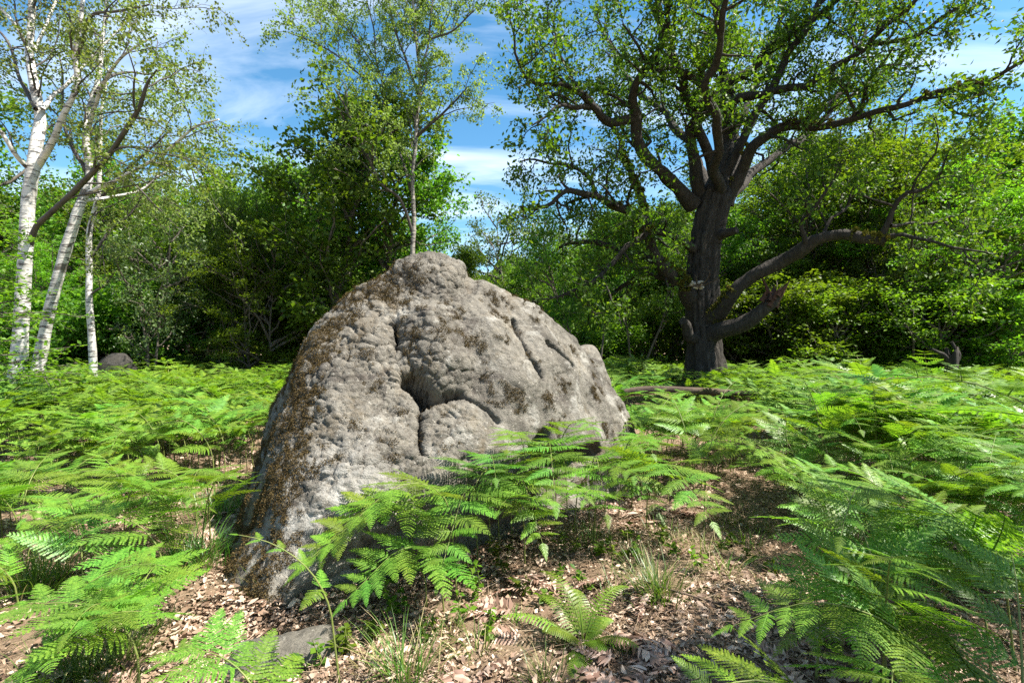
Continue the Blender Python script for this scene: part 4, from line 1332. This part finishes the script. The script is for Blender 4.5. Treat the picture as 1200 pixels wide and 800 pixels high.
GH = 'bracken close to the camera'
rh = np.random.default_rng(19)
HEROES = [
    # base px, base py, height, azimuth (deg, 0 = right, 90 = away), spread, pairs, arch, label
    (536, 692, 1.18, 222, 0.47, 8, 2.0, 'bracken with a tall thin stem in front of the boulder face'),
    (640, 622, 1.16, 270, 0.50, 8, 2.0, 'bracken with opposite fronds in front of the dark hollow at the boulder foot'),
    (585, 640, 1.14, 255, 0.50, 8, 2.0, 'bracken pressed against the middle of the boulder front'),
    (757, 625, 0.92, 285, 0.52, 8, 1.9, 'wide drooping bracken just right of the boulder end'),
    (708, 600, 0.92, 285, 0.50, 8, 2.0, 'bracken hiding the right foot of the boulder'),
    (825, 618, 1.02, 20, 0.42, 6, 0.9, 'bracken with a thin bare stem at the edge of the clearing'),
    (1012, 722, 0.78, 235, 0.54, 8, 1.7, 'bracken with two dark stems and drooping fronds beside the clearing'),
    (1022, 728, 0.62, 330, 0.42, 7, 1.1, 'lower bracken sharing the clump of two dark stems by the clearing'),
    (1190, 790, 0.95, 160, 0.52, 8, 1.15, 'tall bracken stem at the lower right edge'),
    (1120, 850, 0.52, 185, 0.62, 9, 1.5, 'large shaded bracken frond spreading along the lower right edge'),
    (398, 812, 0.76, 190, 0.17, 4, 0.7, 'young bracken with a straight green stem before the boulder foot'),
    (165, 812, 0.50, 200, 0.42, 7, 1.2, 'bracken with a thin dark stem near the lower left grass tuft'),
    (310, 880, 0.24, 170, 0.42, 7, 1.3, 'low bright bracken at the bottom edge left of the flat stone'),
    (520, 705, 0.60, 222, 0.46, 8, 1.9, 'low arching bracken at the foot of the boulder front'),
    (490, 672, 0.86, 228, 0.50, 8, 2.0, 'bracken leaning on the left part of the boulder front'),
    (195, 700, 0.46, 175, 0.46, 7, 1.2, 'bright bracken arching over the pale litter left of the boulder'),
    (10, 860, 0.40, 20, 0.46, 7, 1.2, 'bright bracken frond in the lower left corner'),
    (560, 655, 1.0, 262, 0.50, 8, 2.0, 'bracken drooping over the shaded hollow of the boulder front'),
    (690, 612, 0.98, 265, 0.48, 8, 2.0, 'bracken drooping before the right lower boulder hollow'),
    (600, 632, 0.9, 290, 0.48, 8, 2.0, 'bracken drooping to the right below the boulder nose'),
    (665, 606, 1.02, 250, 0.48, 8, 1.9, 'upright bracken before the right half of the boulder'),
    (512, 680, 0.95, 215, 0.48, 8, 1.9, 'bracken casting its shadow on the left boulder face'),
    (622, 626, 1.20, 262, 0.34, 9, 1.1, 'upright slender bracken before the boulder, left of its right hollow'),
    (650, 612, 1.22, 285, 0.33, 9, 1.0, 'tallest upright bracken before the right half of the boulder'),
    (575, 648, 1.10, 280, 0.34, 9, 1.15, 'slender bracken before the crack of the boulder'),
    (725, 604, 1.0, 275, 0.36, 9, 1.2, 'upright bracken before the low right tip of the boulder'),
    (615, 655, 0.62, 250, 0.36, 6, 1.1, 'low bracken in the shade below the middle of the boulder'),
    (672, 628, 0.74, 310, 0.40, 7, 1.2, 'bracken before the dark hollow, right of the one with opposite fronds'),
    (740, 592, 0.66, 20, 0.44, 7, 1.0, 'bracken rising past the right end of the boulder'),
    (790, 600, 0.80, 330, 0.42, 7, 1.1, 'bracken between the boulder end and the thin bare stem'),
    (500, 700, 0.40, 230, 0.34, 7, 1.4, 'lowest bright frond below the arching bracken at the boulder front'),
    (232, 630, 0.55, 200, 0.40, 7, 1.1, 'bracken at the shaded left side of the boulder'),
]
hero_xy = []
for hx, hy, H, az, spd, prs, ar, lab in HEROES:
    loc = on_ground(hx, hy)
    hero_xy.append(loc[:2])
    fern_near(loc, H, R(az), rh, lab, GH, spd, prs, ar)
# tall frond entering at the right edge at eye level
fern_near((2.65, 2.1, 0.0), 1.86, R(165), rh, 'tall bracken whose fronds enter at eye level from the right edge', GH, 0.5, 7, 1.15)
hero_xy.append(np.array([2.65, 2.1]))
MALE = on_ground(684, 752)[:2]
hero_xy = np.array(hero_xy)

# clearing in front of the boulder and the path leading away from it
CLEAR = np.array([on_ground(*p)[:2] for p in ((330, 960), (360, 760), (400, 700), (560, 676), (700, 645), (790, 612), (850, 560), (905, 530), (930, 560),
                                              (915, 600), (950, 660), (965, 710), (870, 745), (850, 800), (830, 960))])


def in_poly(x, y, p):
    ins = np.zeros(np.shape(x), bool); j = len(p) - 1
    for i in range(len(p)):
        cnd = ((p[i, 1] > y) != (p[j, 1] > y)) & (x < (p[j, 0] - p[i, 0]) * (y - p[i, 1]) / (p[j, 1] - p[i, 1] + 1e-9) + p[i, 0])
        ins ^= cnd; j = i
    return ins


def scatter():
    r = np.random.default_rng(41)
    n = 60000
    y = r.uniform(1.6, 24, n); x = r.uniform(-1, 1, n) * (y * 1.16 + 1.0)
    area = 0.0
    tot_area = 2 * (1.16 * (24 ** 2 - 1.6 ** 2) / 2 + 22.4)
    # uniform density correction: probability of a sample is 1/(22.4*2*(1.16y+1))
    w = (y * 1.16 + 1.0) / (24 * 1.16 + 1.0)
    base_d = n * np.mean(w) / tot_area         # plants per m2 if w used as keep probability
    ns = fbm(np.stack([x * 0.6, y * 0.6, np.zeros(n)], 1), 3, 3)
    dens = np.full(n, 12.0)
    dens = np.where((y > 9), 7.5, dens)
    dens = np.where((y > 13), 5.2, dens)
    dens = np.where((x < -1.0) & (y < 5.2), 7.0 + 4.0 * (ns > 0.5), dens)
    dens = np.where((x < -1.0) & (y < 3.3), 6.5, dens)
    dens = np.where((x > 1.2) & (y < 4.6), 14.0, dens)
    dens = np.where((x > 0.9) & (y >= 4.6) & (y < 7) & (ns < 0.42), 2.0, dens)
    dens = dens * np.clip(0.25 + 1.7 * ns, 0.3, 1.35)
    dens = np.where(in_poly(x, y, CLEAR), 0.0, dens)
    dens = np.where(in_rock(x, y, 0.05), 0.0, dens)
    keep = r.random(n) < w * dens / base_d
    oak = np.hypot(x - 5.16, y - 13) < 0.9
    keep &= ~oak
    keep &= (np.hypot(x, y) > 1.75) & ~((x < -0.5) & (x > -1.65) & (y < 2.75))
    # what the boulder wholly hides
    pxx = 600 + x / y * FPX
    keep &= ~((pxx > 345) & (pxx < 700) & (y > 4.9) & (y < 13))
    keep &= (pxx > -90) & (pxx < 1290)
    keep &= ~((pxx > 745) & (pxx < 895) & (y > 7.2) & (y < 9.05) & (r.random(n) < 0.55))
    keep &= np.hypot(x - MALE[0], y - MALE[1]) > 0.75
    for hxy in hero_xy:
        keep &= np.hypot(x - hxy[0], y - hxy[1]) > 0.24
    return np.stack([x, y], 1)[keep], ns[keep]


FX, FN = scatter()
order = np.argsort(np.hypot(FX[:, 0], FX[:, 1]) - 0.0)
FX, FN = FX[order], FN[order]
rn = np.random.default_rng(99)
NEAR_N, MID_N = 125, 276


def side_of(x, y):
    """where a bracken plant stands, by things one can find"""
    px = 600 + x / y * FPX
    if x < -0.6:
        if px > 235:
            return 'beside the shaded left flank of the boulder'
        if y < 3.6:
            return 'among the grass tufts at the lower left'
        if px < 60:
            return 'at the left edge below the thick birch'
        return 'before the leaning and thin birches' if px < 150 else 'midway between the birches and the boulder'
    if px < 790:
        return 'between the boulder end and the fallen log'
    if y < 3.2:
        return 'at the lower right edge beyond the clearing'
    if px < 930:
        return 'at the far end of the clearing below the log' if y < 6 else 'round the fallen log below the oak'
    if px < 1060:
        return 'right of the clearing towards the oak' if y > 4.2 else 'along the right rim of the clearing'
    return 'below the dark stump' if y > 4.5 else 'at the right edge under the eye level fronds'



def log_cap(x, y):
    px = 600 + x / y * FPX
    return 1.6 - 74.0 * y / FPX if (715 < px < 905 and 5.2 < y < 9.0) else 9.0


def fern_h(x, y, ns):
    H = 0.99 + 0.40 * (ns - 0.5) + 0.14 * rn.normal()
    if x < -0.8 and y < 4.5:
        H *= 0.42 if y < 3.3 else 0.7
    elif x < -0.8 and y < 6.5:
        H *= 0.85
    if x > 0 and y < 4.0:
        H *= 0.82
    return min(max(0.4, H), log_cap(x, y))


# baked mid-distance plants
MIDV = []
for k in range(10):
    P, rad, mats = plant(rn, 0.95, 0.0, 0.40 + 0.06 * rn.random(), 6 + k % 2, 0.8 + 0.5 * rn.random(), 0.06)
    gs_, gl_ = bake(P, rad, mats, PIN1, rn, 4)
    MIDV.append((gs_.mesh('stem', M['stem'], True), gl_.mesh('fronds', M['fern'])))
for i in range(MID_N):
    x, y = FX[i]
    H = fern_h(x, y, FN[i])
    z = float(gh(x, y))
    where = side_of(x, y)
    phi = rn.random() * 6.283
    if i < NEAR_N:
        fern_near((x, y, z), H, phi, rn, 'near bracken ' + where, 'near bracken ' + where,
                  0.31 + 0.11 * rn.random(), 7 + int(rn.integers(3)), 0.65 + 0.9 * rn.random(), 0.04 + 0.18 * rn.random())
    else:
        root = link('bracken_fern', None, loc=(x, y, z), label='bracken set farther back ' + where, category='fern', group='farther bracken ' + where)
        root.rotation_euler.z = phi
        root.rotation_euler.x = rn.normal() * 0.08
        s = H / 0.95
        root.scale = (s, s, s)
        sm, lm = MIDV[rn.integers(len(MIDV))]
        link('stem', sm, root); link('fronds', lm, root)

# the rest of the bed as one mass
bed_l, bed_s = Geo(), Geo()
FARV = []
for k in range(20):
    P, rad, mats = plant(rn, 0.95, 0.0, 0.42, 5 if k < 10 else 6, 0.8 + 0.5 * rn.random(), 0.06)
    gs_, gl_ = bake(P, rad, mats, PIN2 if k < 10 else PIN1, rn, 3)
    FARV.append((flat_geo(gs_), flat_geo(gl_)))
for i in range(MID_N, len(FX)):
    x, y = FX[i]
    H = (0.95 + 0.40 * (FN[i] - 0.5) + 0.13 * rn.normal()) / 0.95
    H = min(H, log_cap(x, y) / 0.95)
    a = rn.random() * 6.283; ca, sa = math.cos(a) * H, math.sin(a) * H
    m = np.array([[ca, -sa, 0], [sa, ca, 0], [0, 0, H]])
    off = np.array([x, y, float(gh(x, y))])
    for gg, (V, F) in zip((bed_s, bed_l), FARV[rn.integers(10) + (10 if y < 6.6 else 0)]):
        Vw = V @ m.T + off
        b = gg.n; first = True
        for kk, f in F.items():
            if first:
                gg.add(Vw, f); first = False
            else:
                gg.F.setdefault(kk, []).append(f + b)
bed = link('bracken_bed', None, kind='stuff', label='continuous bed of bracken reaching back to the forest edge', category='ferns')
link('fronds', bed_l.mesh('fronds', M['fern_far']), bed)['kind'] = 'stuff'
link('stems', bed_s.mesh('stems', M['stem']), bed)['kind'] = 'stuff'
print('ferns', len(FX), 'far tris', sum(len(f) * (k - 2) for k, fl in bed_l.F.items() for f in fl))


# male fern: shuttlecock of simple fronds in the clearing
def male_fern():
    r = np.random.default_rng(8)
    loc = on_ground(684, 752)
    root = link('male_fern', None, loc=loc, label='small yellow green fern rosette alone in the clearing of dead leaves', category='fern')
    specs = [(104, .46, .80), (80, .36, .85), (48, .43, .78), (138, .38, .62), (176, .46, .38), (188, .24, .55), (252, .30, .22), (310, .34, .50), (338, .30, .2), (22, .22, .7), (285, .2, .6)]
    for az, ln, el in specs:
        g = Geo()
        f = np.array([math.cos(R(az)), math.sin(R(az)), 0]); up = np.array([0, 0, 1.0]); sdv = np.cross(f, up)
        n = 24
        t = np.linspace(0, 1, n)
        th = el * 1.45 - 1.2 * el * t ** 1.6 - (0.2 + 0.9 * r.random()) * t ** 2
        f = nrm(f + sdv * 0.12 * r.normal()); wob = 0.25 * r.normal()
        step = ln / (n - 1)
        C = np.cumsum(np.stack([(f + sdv * wob * q_) * math.cos(a) + up * math.sin(a) for a, q_ in zip(th, t)]) * step, 0)
        tubes(g, C[None], (0.0035 * (1 - .7 * t))[None], 4)
        for i in range(3, n):
            u = t[i]
            pl = 0.085 * min(1, u * 3.2 + .15) * (1 - u) ** .6 + 0.006
            tg = C[i] - C[i - 1]; tg /= np.linalg.norm(tg)
            for s in (-1, 1):
                m = 6
                uu = np.linspace(0, 1, m + 1)
                d = nrm(sdv * s + tg * 0.45)
                nn = np.cross(sdv, tg)
                mid = C[i] + d * (uu * pl)[:, None] + (up * -0.25 * pl) * (uu ** 2)[:, None]
                for q in (-1, 1):
                    vs_, fs_ = [], []
                    for j in range(m):
                        pw = 0.0075 * (1 - .7 * uu[j])
                        vs_ += [mid[j], mid[j + 1], mid[j] * .15 + mid[j + 1] * .85 + tg * q * pw, mid[j] * .75 + mid[j + 1] * .25 + tg * q * pw]
                        fs_.append([4 * j, 4 * j + 1, 4 * j + 2, 4 * j + 3])
                    g.add(np.array(vs_), np.array(fs_))
        link('frond', g.mesh('frond', M['fern_lime']), root)


male_fern()


# ------------------------------------------------------------------ grass tufts, seedlings
def grass_tuft(px, py, n, h, rad, label, seed, dry=0.1, group='grass tufts'):
    r = np.random.default_rng(seed)
    loc = on_ground(px, py)
    root = link('grass_tuft', None, loc=loc, label=label, category='grass', group=group)
    for part, cnt, mat in (('blades', int(n * (1 - dry)), 'grass'), ('dry_blades', int(n * dry) + 3, 'drygrass')):
        b = r.normal(size=(cnt, 2)) * rad * 0.45
        p0 = np.concatenate([b, np.full((cnt, 1), -0.01)], 1)
        out = nrm(np.concatenate([b + r.normal(size=(cnt, 2)) * rad * 0.5, np.zeros((cnt, 1))], 1))
        L = h * (0.45 + 0.65 * r.random(cnt))
        k = 6
        t = np.linspace(0, 1, k)
        lean = (0.15 + 0.5 * r.random(cnt))[:, None]; sag = (0.25 + 0.9 * r.random(cnt))[:, None]
        ang = lean + sag * t[None] ** 1.5
        dx = np.cumsum(np.sin(ang), 1) - np.sin(ang[:, :1]); dz = np.cumsum(np.cos(ang), 1) - np.cos(ang[:, :1])
        C = p0[:, None] + (out[:, None] * dx[..., None] + np.array([0, 0, 1.0]) * dz[..., None]) * (L / (k - 1))[:, None, None]
        sw = np.cross(out, [0, 0, 1.0])[:, None] * (0.0028 * (1.05 - t ** 2))[None, :, None]
        V = np.stack([C - sw, C + sw], 2)
        idx = np.arange(cnt * k * 2).reshape(cnt, k, 2)
        F = np.stack([idx[:, :-1, 0], idx[:, :-1, 1], idx[:, 1:, 1], idx[:, 1:, 0]], -1).reshape(-1, 4)
        link(part, mesh(part, V, [F], M[mat]), root)['kind'] = 'stuff'


grass_tuft(770, 712, 190, 0.34, 0.13, 'bright grass tuft in the clearing right of the small fern rosette', 1, 0.15)
grass_tuft(478, 805, 120, 0.38, 0.13, 'sparse upright grass tuft at the bottom edge before the boulder', 2, 0.2)
grass_tuft(110, 790, 380, 0.30, 0.22, 'thick dark grass tuft on the pale litter at the lower left', 3, 0.05)
grass_tuft(228, 672, 340, 0.36, 0.24, 'long grass tuft against the shaded left foot of the boulder', 4, 0.12)
grass_tuft(45, 690, 320, 0.34, 0.24, 'grass tuft at the left edge under the bracken', 5, 0.06)
grass_tuft(255, 610, 220, 0.36, 0.25, 'grass tuft farther back beside the left side of the boulder', 6, 0.1)
grass_tuft(640, 805, 60, 0.20, 0.12, 'few thin grass blades below the small fern rosette', 7, 0.2)
grass_tuft(865, 612, 260, 0.16, 0.30, 'short grass patch at the far end of the clearing', 8, 0.35)
grass_tuft(800, 640, 160, 0.14, 0.30, 'thin short grass under the bracken at the clearing edge', 9, 0.35)
grass_tuft(930, 700, 160, 0.10, 0.30, 'short yellowish grass in the shaded part of the clearing', 10, 0.5)
grass_tuft(690, 640, 90, 0.24, 0.14, 'dark grass blades at the right foot of the boulder', 11, 0.1)
grass_tuft(1090, 690, 120, 0.25, 0.2, 'grass tuft under the bracken on the lower right', 12, 0.2)


def seedling(px, py, h, label, seed, mat='oak', n=16):
    r = np.random.default_rng(seed)
    loc = on_ground(px, py)
    root = link('seedling', None, loc=loc, label=label, category='plant', group='small leafy seedlings')
    g, c = Geo(), Geo()
    T = grow(np.zeros((3, 3)), r.normal(size=(3, 3)) * .35 + [0, 0, 1], h * (0.7 + .4 * r.random(3)), 8, 0.12, 0.03, r)
    tubes(g, T, taper(np.full(3, .0032), .0015, 8), 4)
    tips = along(T, n, r, 0.25)
    D = r.normal(size=(len(tips), 3)) * [1, 1, .35]
    s = 0.048 * (0.6 + 0.7 * r.random(len(tips)))
    leaves(c, tips, D, r.normal(size=tips.shape) * .35 + [0, 0, 1], s, s * .62, .12)
    link('stem', g.mesh('stem', M['stem'], True), root)
    link('leaves', c.mesh('leaves', M[mat]), root)['kind'] = 'stuff'


seedling(592, 668, 0.34, 'leafy seedling at the shaded foot of the boulder centre', 1)
seedling(560, 690, 0.26, 'pale leafy seedling beside the tall thin bracken stem', 2, 'beech')
seedling(665, 650, 0.26, 'dark leafy seedling under the bracken right of the boulder centre', 3)
seedling(720, 662, 0.20, 'dark low leafy plant behind the bright grass tuft', 4)
seedling(470, 715, 0.24, 'dark leafy seedling under the bracken left of the boulder centre', 5)
seedling(775, 650, 0.16, 'low leafy plant just behind the bright grass tuft', 6)
seedling(410, 770, 0.18, 'small leafy plant by the straight green bracken stem', 7, 'beech')
seedling(858, 640, 0.12, 'low broad leaved plant in the clearing', 8)


rs = np.random.default_rng(64)
for k, (gx_, gy_) in enumerate(((540, 720), (615, 690), (650, 672), (700, 655), (745, 672), (790, 665), (820, 690), (875, 668), (905, 690), (640, 700),
                                (440, 745), (500, 745), (570, 735), (845, 655), (930, 740), (735, 640), (680, 690), (380, 790))):
    near_ = ('at the clearing edge under the bracken' if gx_ > 760 else 'in the litter below the boulder front' if gx_ < 600 else 'between the boulder foot and the fern rosette')
    seedling(gx_, gy_, 0.08 + 0.12 * rs.random(), 'tiny leafy seedling ' + near_, 30 + k, 'oak' if k % 3 else 'beech', 9)
for k, (gx_, gy_) in enumerate(((560, 760), (530, 735), (720, 700), (830, 660), (880, 640), (900, 625), (850, 690), (600, 715), (440, 790), (745, 655), (300, 700), (180, 740))):
    near_ = ('in the straw of the clearing' if gx_ > 700 else 'on the litter left of the boulder' if gx_ < 400 else 'on the litter before the boulder')
    grass_tuft(gx_, gy_, 34, 0.14 + 0.12 * rs.random(), 0.10, 'thin sprig of grass ' + near_, 80 + k, 0.3, 'thin grass sprigs')


def dead_fronds():
    """last year's brown bracken lying on the ground"""
    r = np.random.default_rng(91)
    g = Geo()
    for k in range(70):
        y = 2.0 + 5 * r.random() ** 1.3
        x = r.uniform(-1, 1) * y
        if in_rock(np.array([x]), np.array([y]), 0.02)[0]:
            continue
        a = r.random() * 6.283
        for q in range(3):
            V, F = PIN1[r.integers(3)]
            m = frame_mat(np.array([x + .1 * r.normal(), y + .1 * r.normal(), float(gh(x, y)) + .03 + .03 * r.random()]),
                          np.array([math.cos(a + .5 * r.normal()), math.sin(a + .5 * r.normal()), .06 * r.normal()]), np.array([.3 * r.normal(), .3 * r.normal(), 1.0]), .22 + .16 * r.random())
            Vw = V @ m[:3, :3].T + m[:3, 3] + r.normal(size=V.shape) * .004
            b = g.n
            for kk, (fk, f) in enumerate(F.items()):
                if kk == 0:
                    g.add(Vw, f)
                else:
                    g.F.setdefault(fk, []).append(f + b)
    link('dead_bracken', g.mesh('dead_bracken', M['litter']), kind='stuff', label='brown crumbling fronds of last year lying on the ground', category='dead ferns')


dead_fronds()

# ------------------------------------------------------------------ litter
def litter():
    r = np.random.default_rng(12)
    n = 120000
    y = 1.5 + 9.5 * r.random(n) ** 1.55
    x = r.uniform(-1, 1, n) * (y * 1.12 + .3)
    dn = fbm(np.stack([x * 1.5, y * 1.5, np.zeros(n)], 1), 44, 3)
    keep = ~in_rock(x, y, -0.02) & (r.random(n) < 3.2 * (dn - 0.24))
    x, y = x[keep], y[keep]
    # leaves banked up against the foot of the boulder
    e = ROCK_POLY[[12, 0, 1, 2, 3, 4, 5]]
    tb = r.random(5000) * 5.999; ib = tb.astype(int); wb = (tb - ib)[:, None]
    pb = e[ib] * (1 - wb) + e[ib + 1] * wb
    outv = nrm(pb - ROCK_POLY.mean(0))
    db = np.abs(r.normal(size=5000)) * 0.16 - 0.06
    pb = pb + outv * db[:, None]
    bank = np.concatenate([np.zeros(len(x)), 0.07 * np.exp(-np.maximum(db, 0) * 9)])
    x = np.concatenate([x, pb[:, 0]]); y = np.concatenate([y, pb[:, 1]]); n = len(x)
    z = gh(x, y) + 0.008 + (0.022 + bank) * r.random(n)
    c = np.stack([x, y, z], 1)
    az = r.random(n) * 6.283
    D = np.stack([np.cos(az), np.sin(az), r.normal(size=n) * .22], 1); D = nrm(D)
    N = nrm(r.normal(size=(n, 3)) * .55 + [0, 0, 1]); S = nrm(np.cross(N, D)); U = np.cross(D, S)
    L = 0.012 + 0.048 * r.random(n) ** 1.9; W = L * (0.35 + .25 * r.random(n)); cu = r.normal(size=n) * 0.35
    t = np.array([0, .5, 1.0]); w = np.array([.16, .52, .10])
    ctr = c[:, None] + D[:, None] * (t[None] * L[:, None])[..., None] + U[:, None] * ((t[None] - .5) ** 2 * (cu * L)[:, None] * 2)[..., None]
    e = S[:, None] * (w[None] * W[:, None])[..., None]
    lift = U[:, None] * (w[None] * W[:, None] * (r.random(n) * .5)[:, None])[..., None]
    V = np.stack([ctr - e + lift, ctr + e + lift], 2)
    i = np.arange(n * 6).reshape(n, 3, 2)
    F = np.stack([i[:, :-1, 0], i[:, :-1, 1], i[:, 1:, 1], i[:, 1:, 0]], -1).reshape(-1, 4)
    link('leaf_litter', mesh('leaf_litter', V, [F], M['litter']), kind='stuff', label='dry brown fallen leaves covering the forest floor', category='leaf litter')
    # straw and twigs
    g = Geo()
    m = 16000
    y = 1.6 + 6 * r.random(m) ** 1.4; x = np.where(r.random(m) < .6, 0.4 + 2.4 * r.random(m), r.uniform(-1, 1, m) * (y * 1.1))
    ok = ~in_rock(x, y, -.02); x, y = x[ok], y[ok]; m = len(x)
    p0 = np.stack([x, y, gh(x, y) + .012 + .025 * r.random(m)], 1)
    B = grow(p0, np.stack([r.normal(size=m), r.normal(size=m), r.normal(size=m) * .15], 1), 0.05 + .13 * r.random(m) ** 2, 3, .18, 0, r)
    tubes(g, B, np.full((m, 3), .0012) * (0.7 + r.random((m, 1))), 3)
    link('straw', g.mesh('straw', M['straw']), kind='stuff', label='fine pale straw and dead grass stalks on the ground', category='straw')


litter()


def stick(px, py, L, az, rad, label, seed):
    r = np.random.default_rng(seed)
    p = on_ground(px, py)
    B = grow(np.array([[0, 0, .02]]), np.array([[math.cos(R(az)), math.sin(R(az)), .04]]), [L], 9, .10, 0, r)
    g = Geo(); tubes(g, B, taper([rad], rad * .5, 9), 6, True)
    link('fallen_stick', g.mesh('fallen_stick', M['deadwood'], True), loc=p, label=label, category='stick', group='fallen sticks')


stick(700, 690, .5, 20, .008, 'thin fallen stick beside the small fern rosette', 1)
stick(850, 730, .45, 160, .007, 'fallen stick in the clearing near the shaded frond', 2)
stick(590, 780, .35, 60, .006, 'fallen stick on the dead leaves at the bottom edge', 3)
stick(900, 660, .5, 200, .007, 'fallen stick on the straw in the clearing', 4)
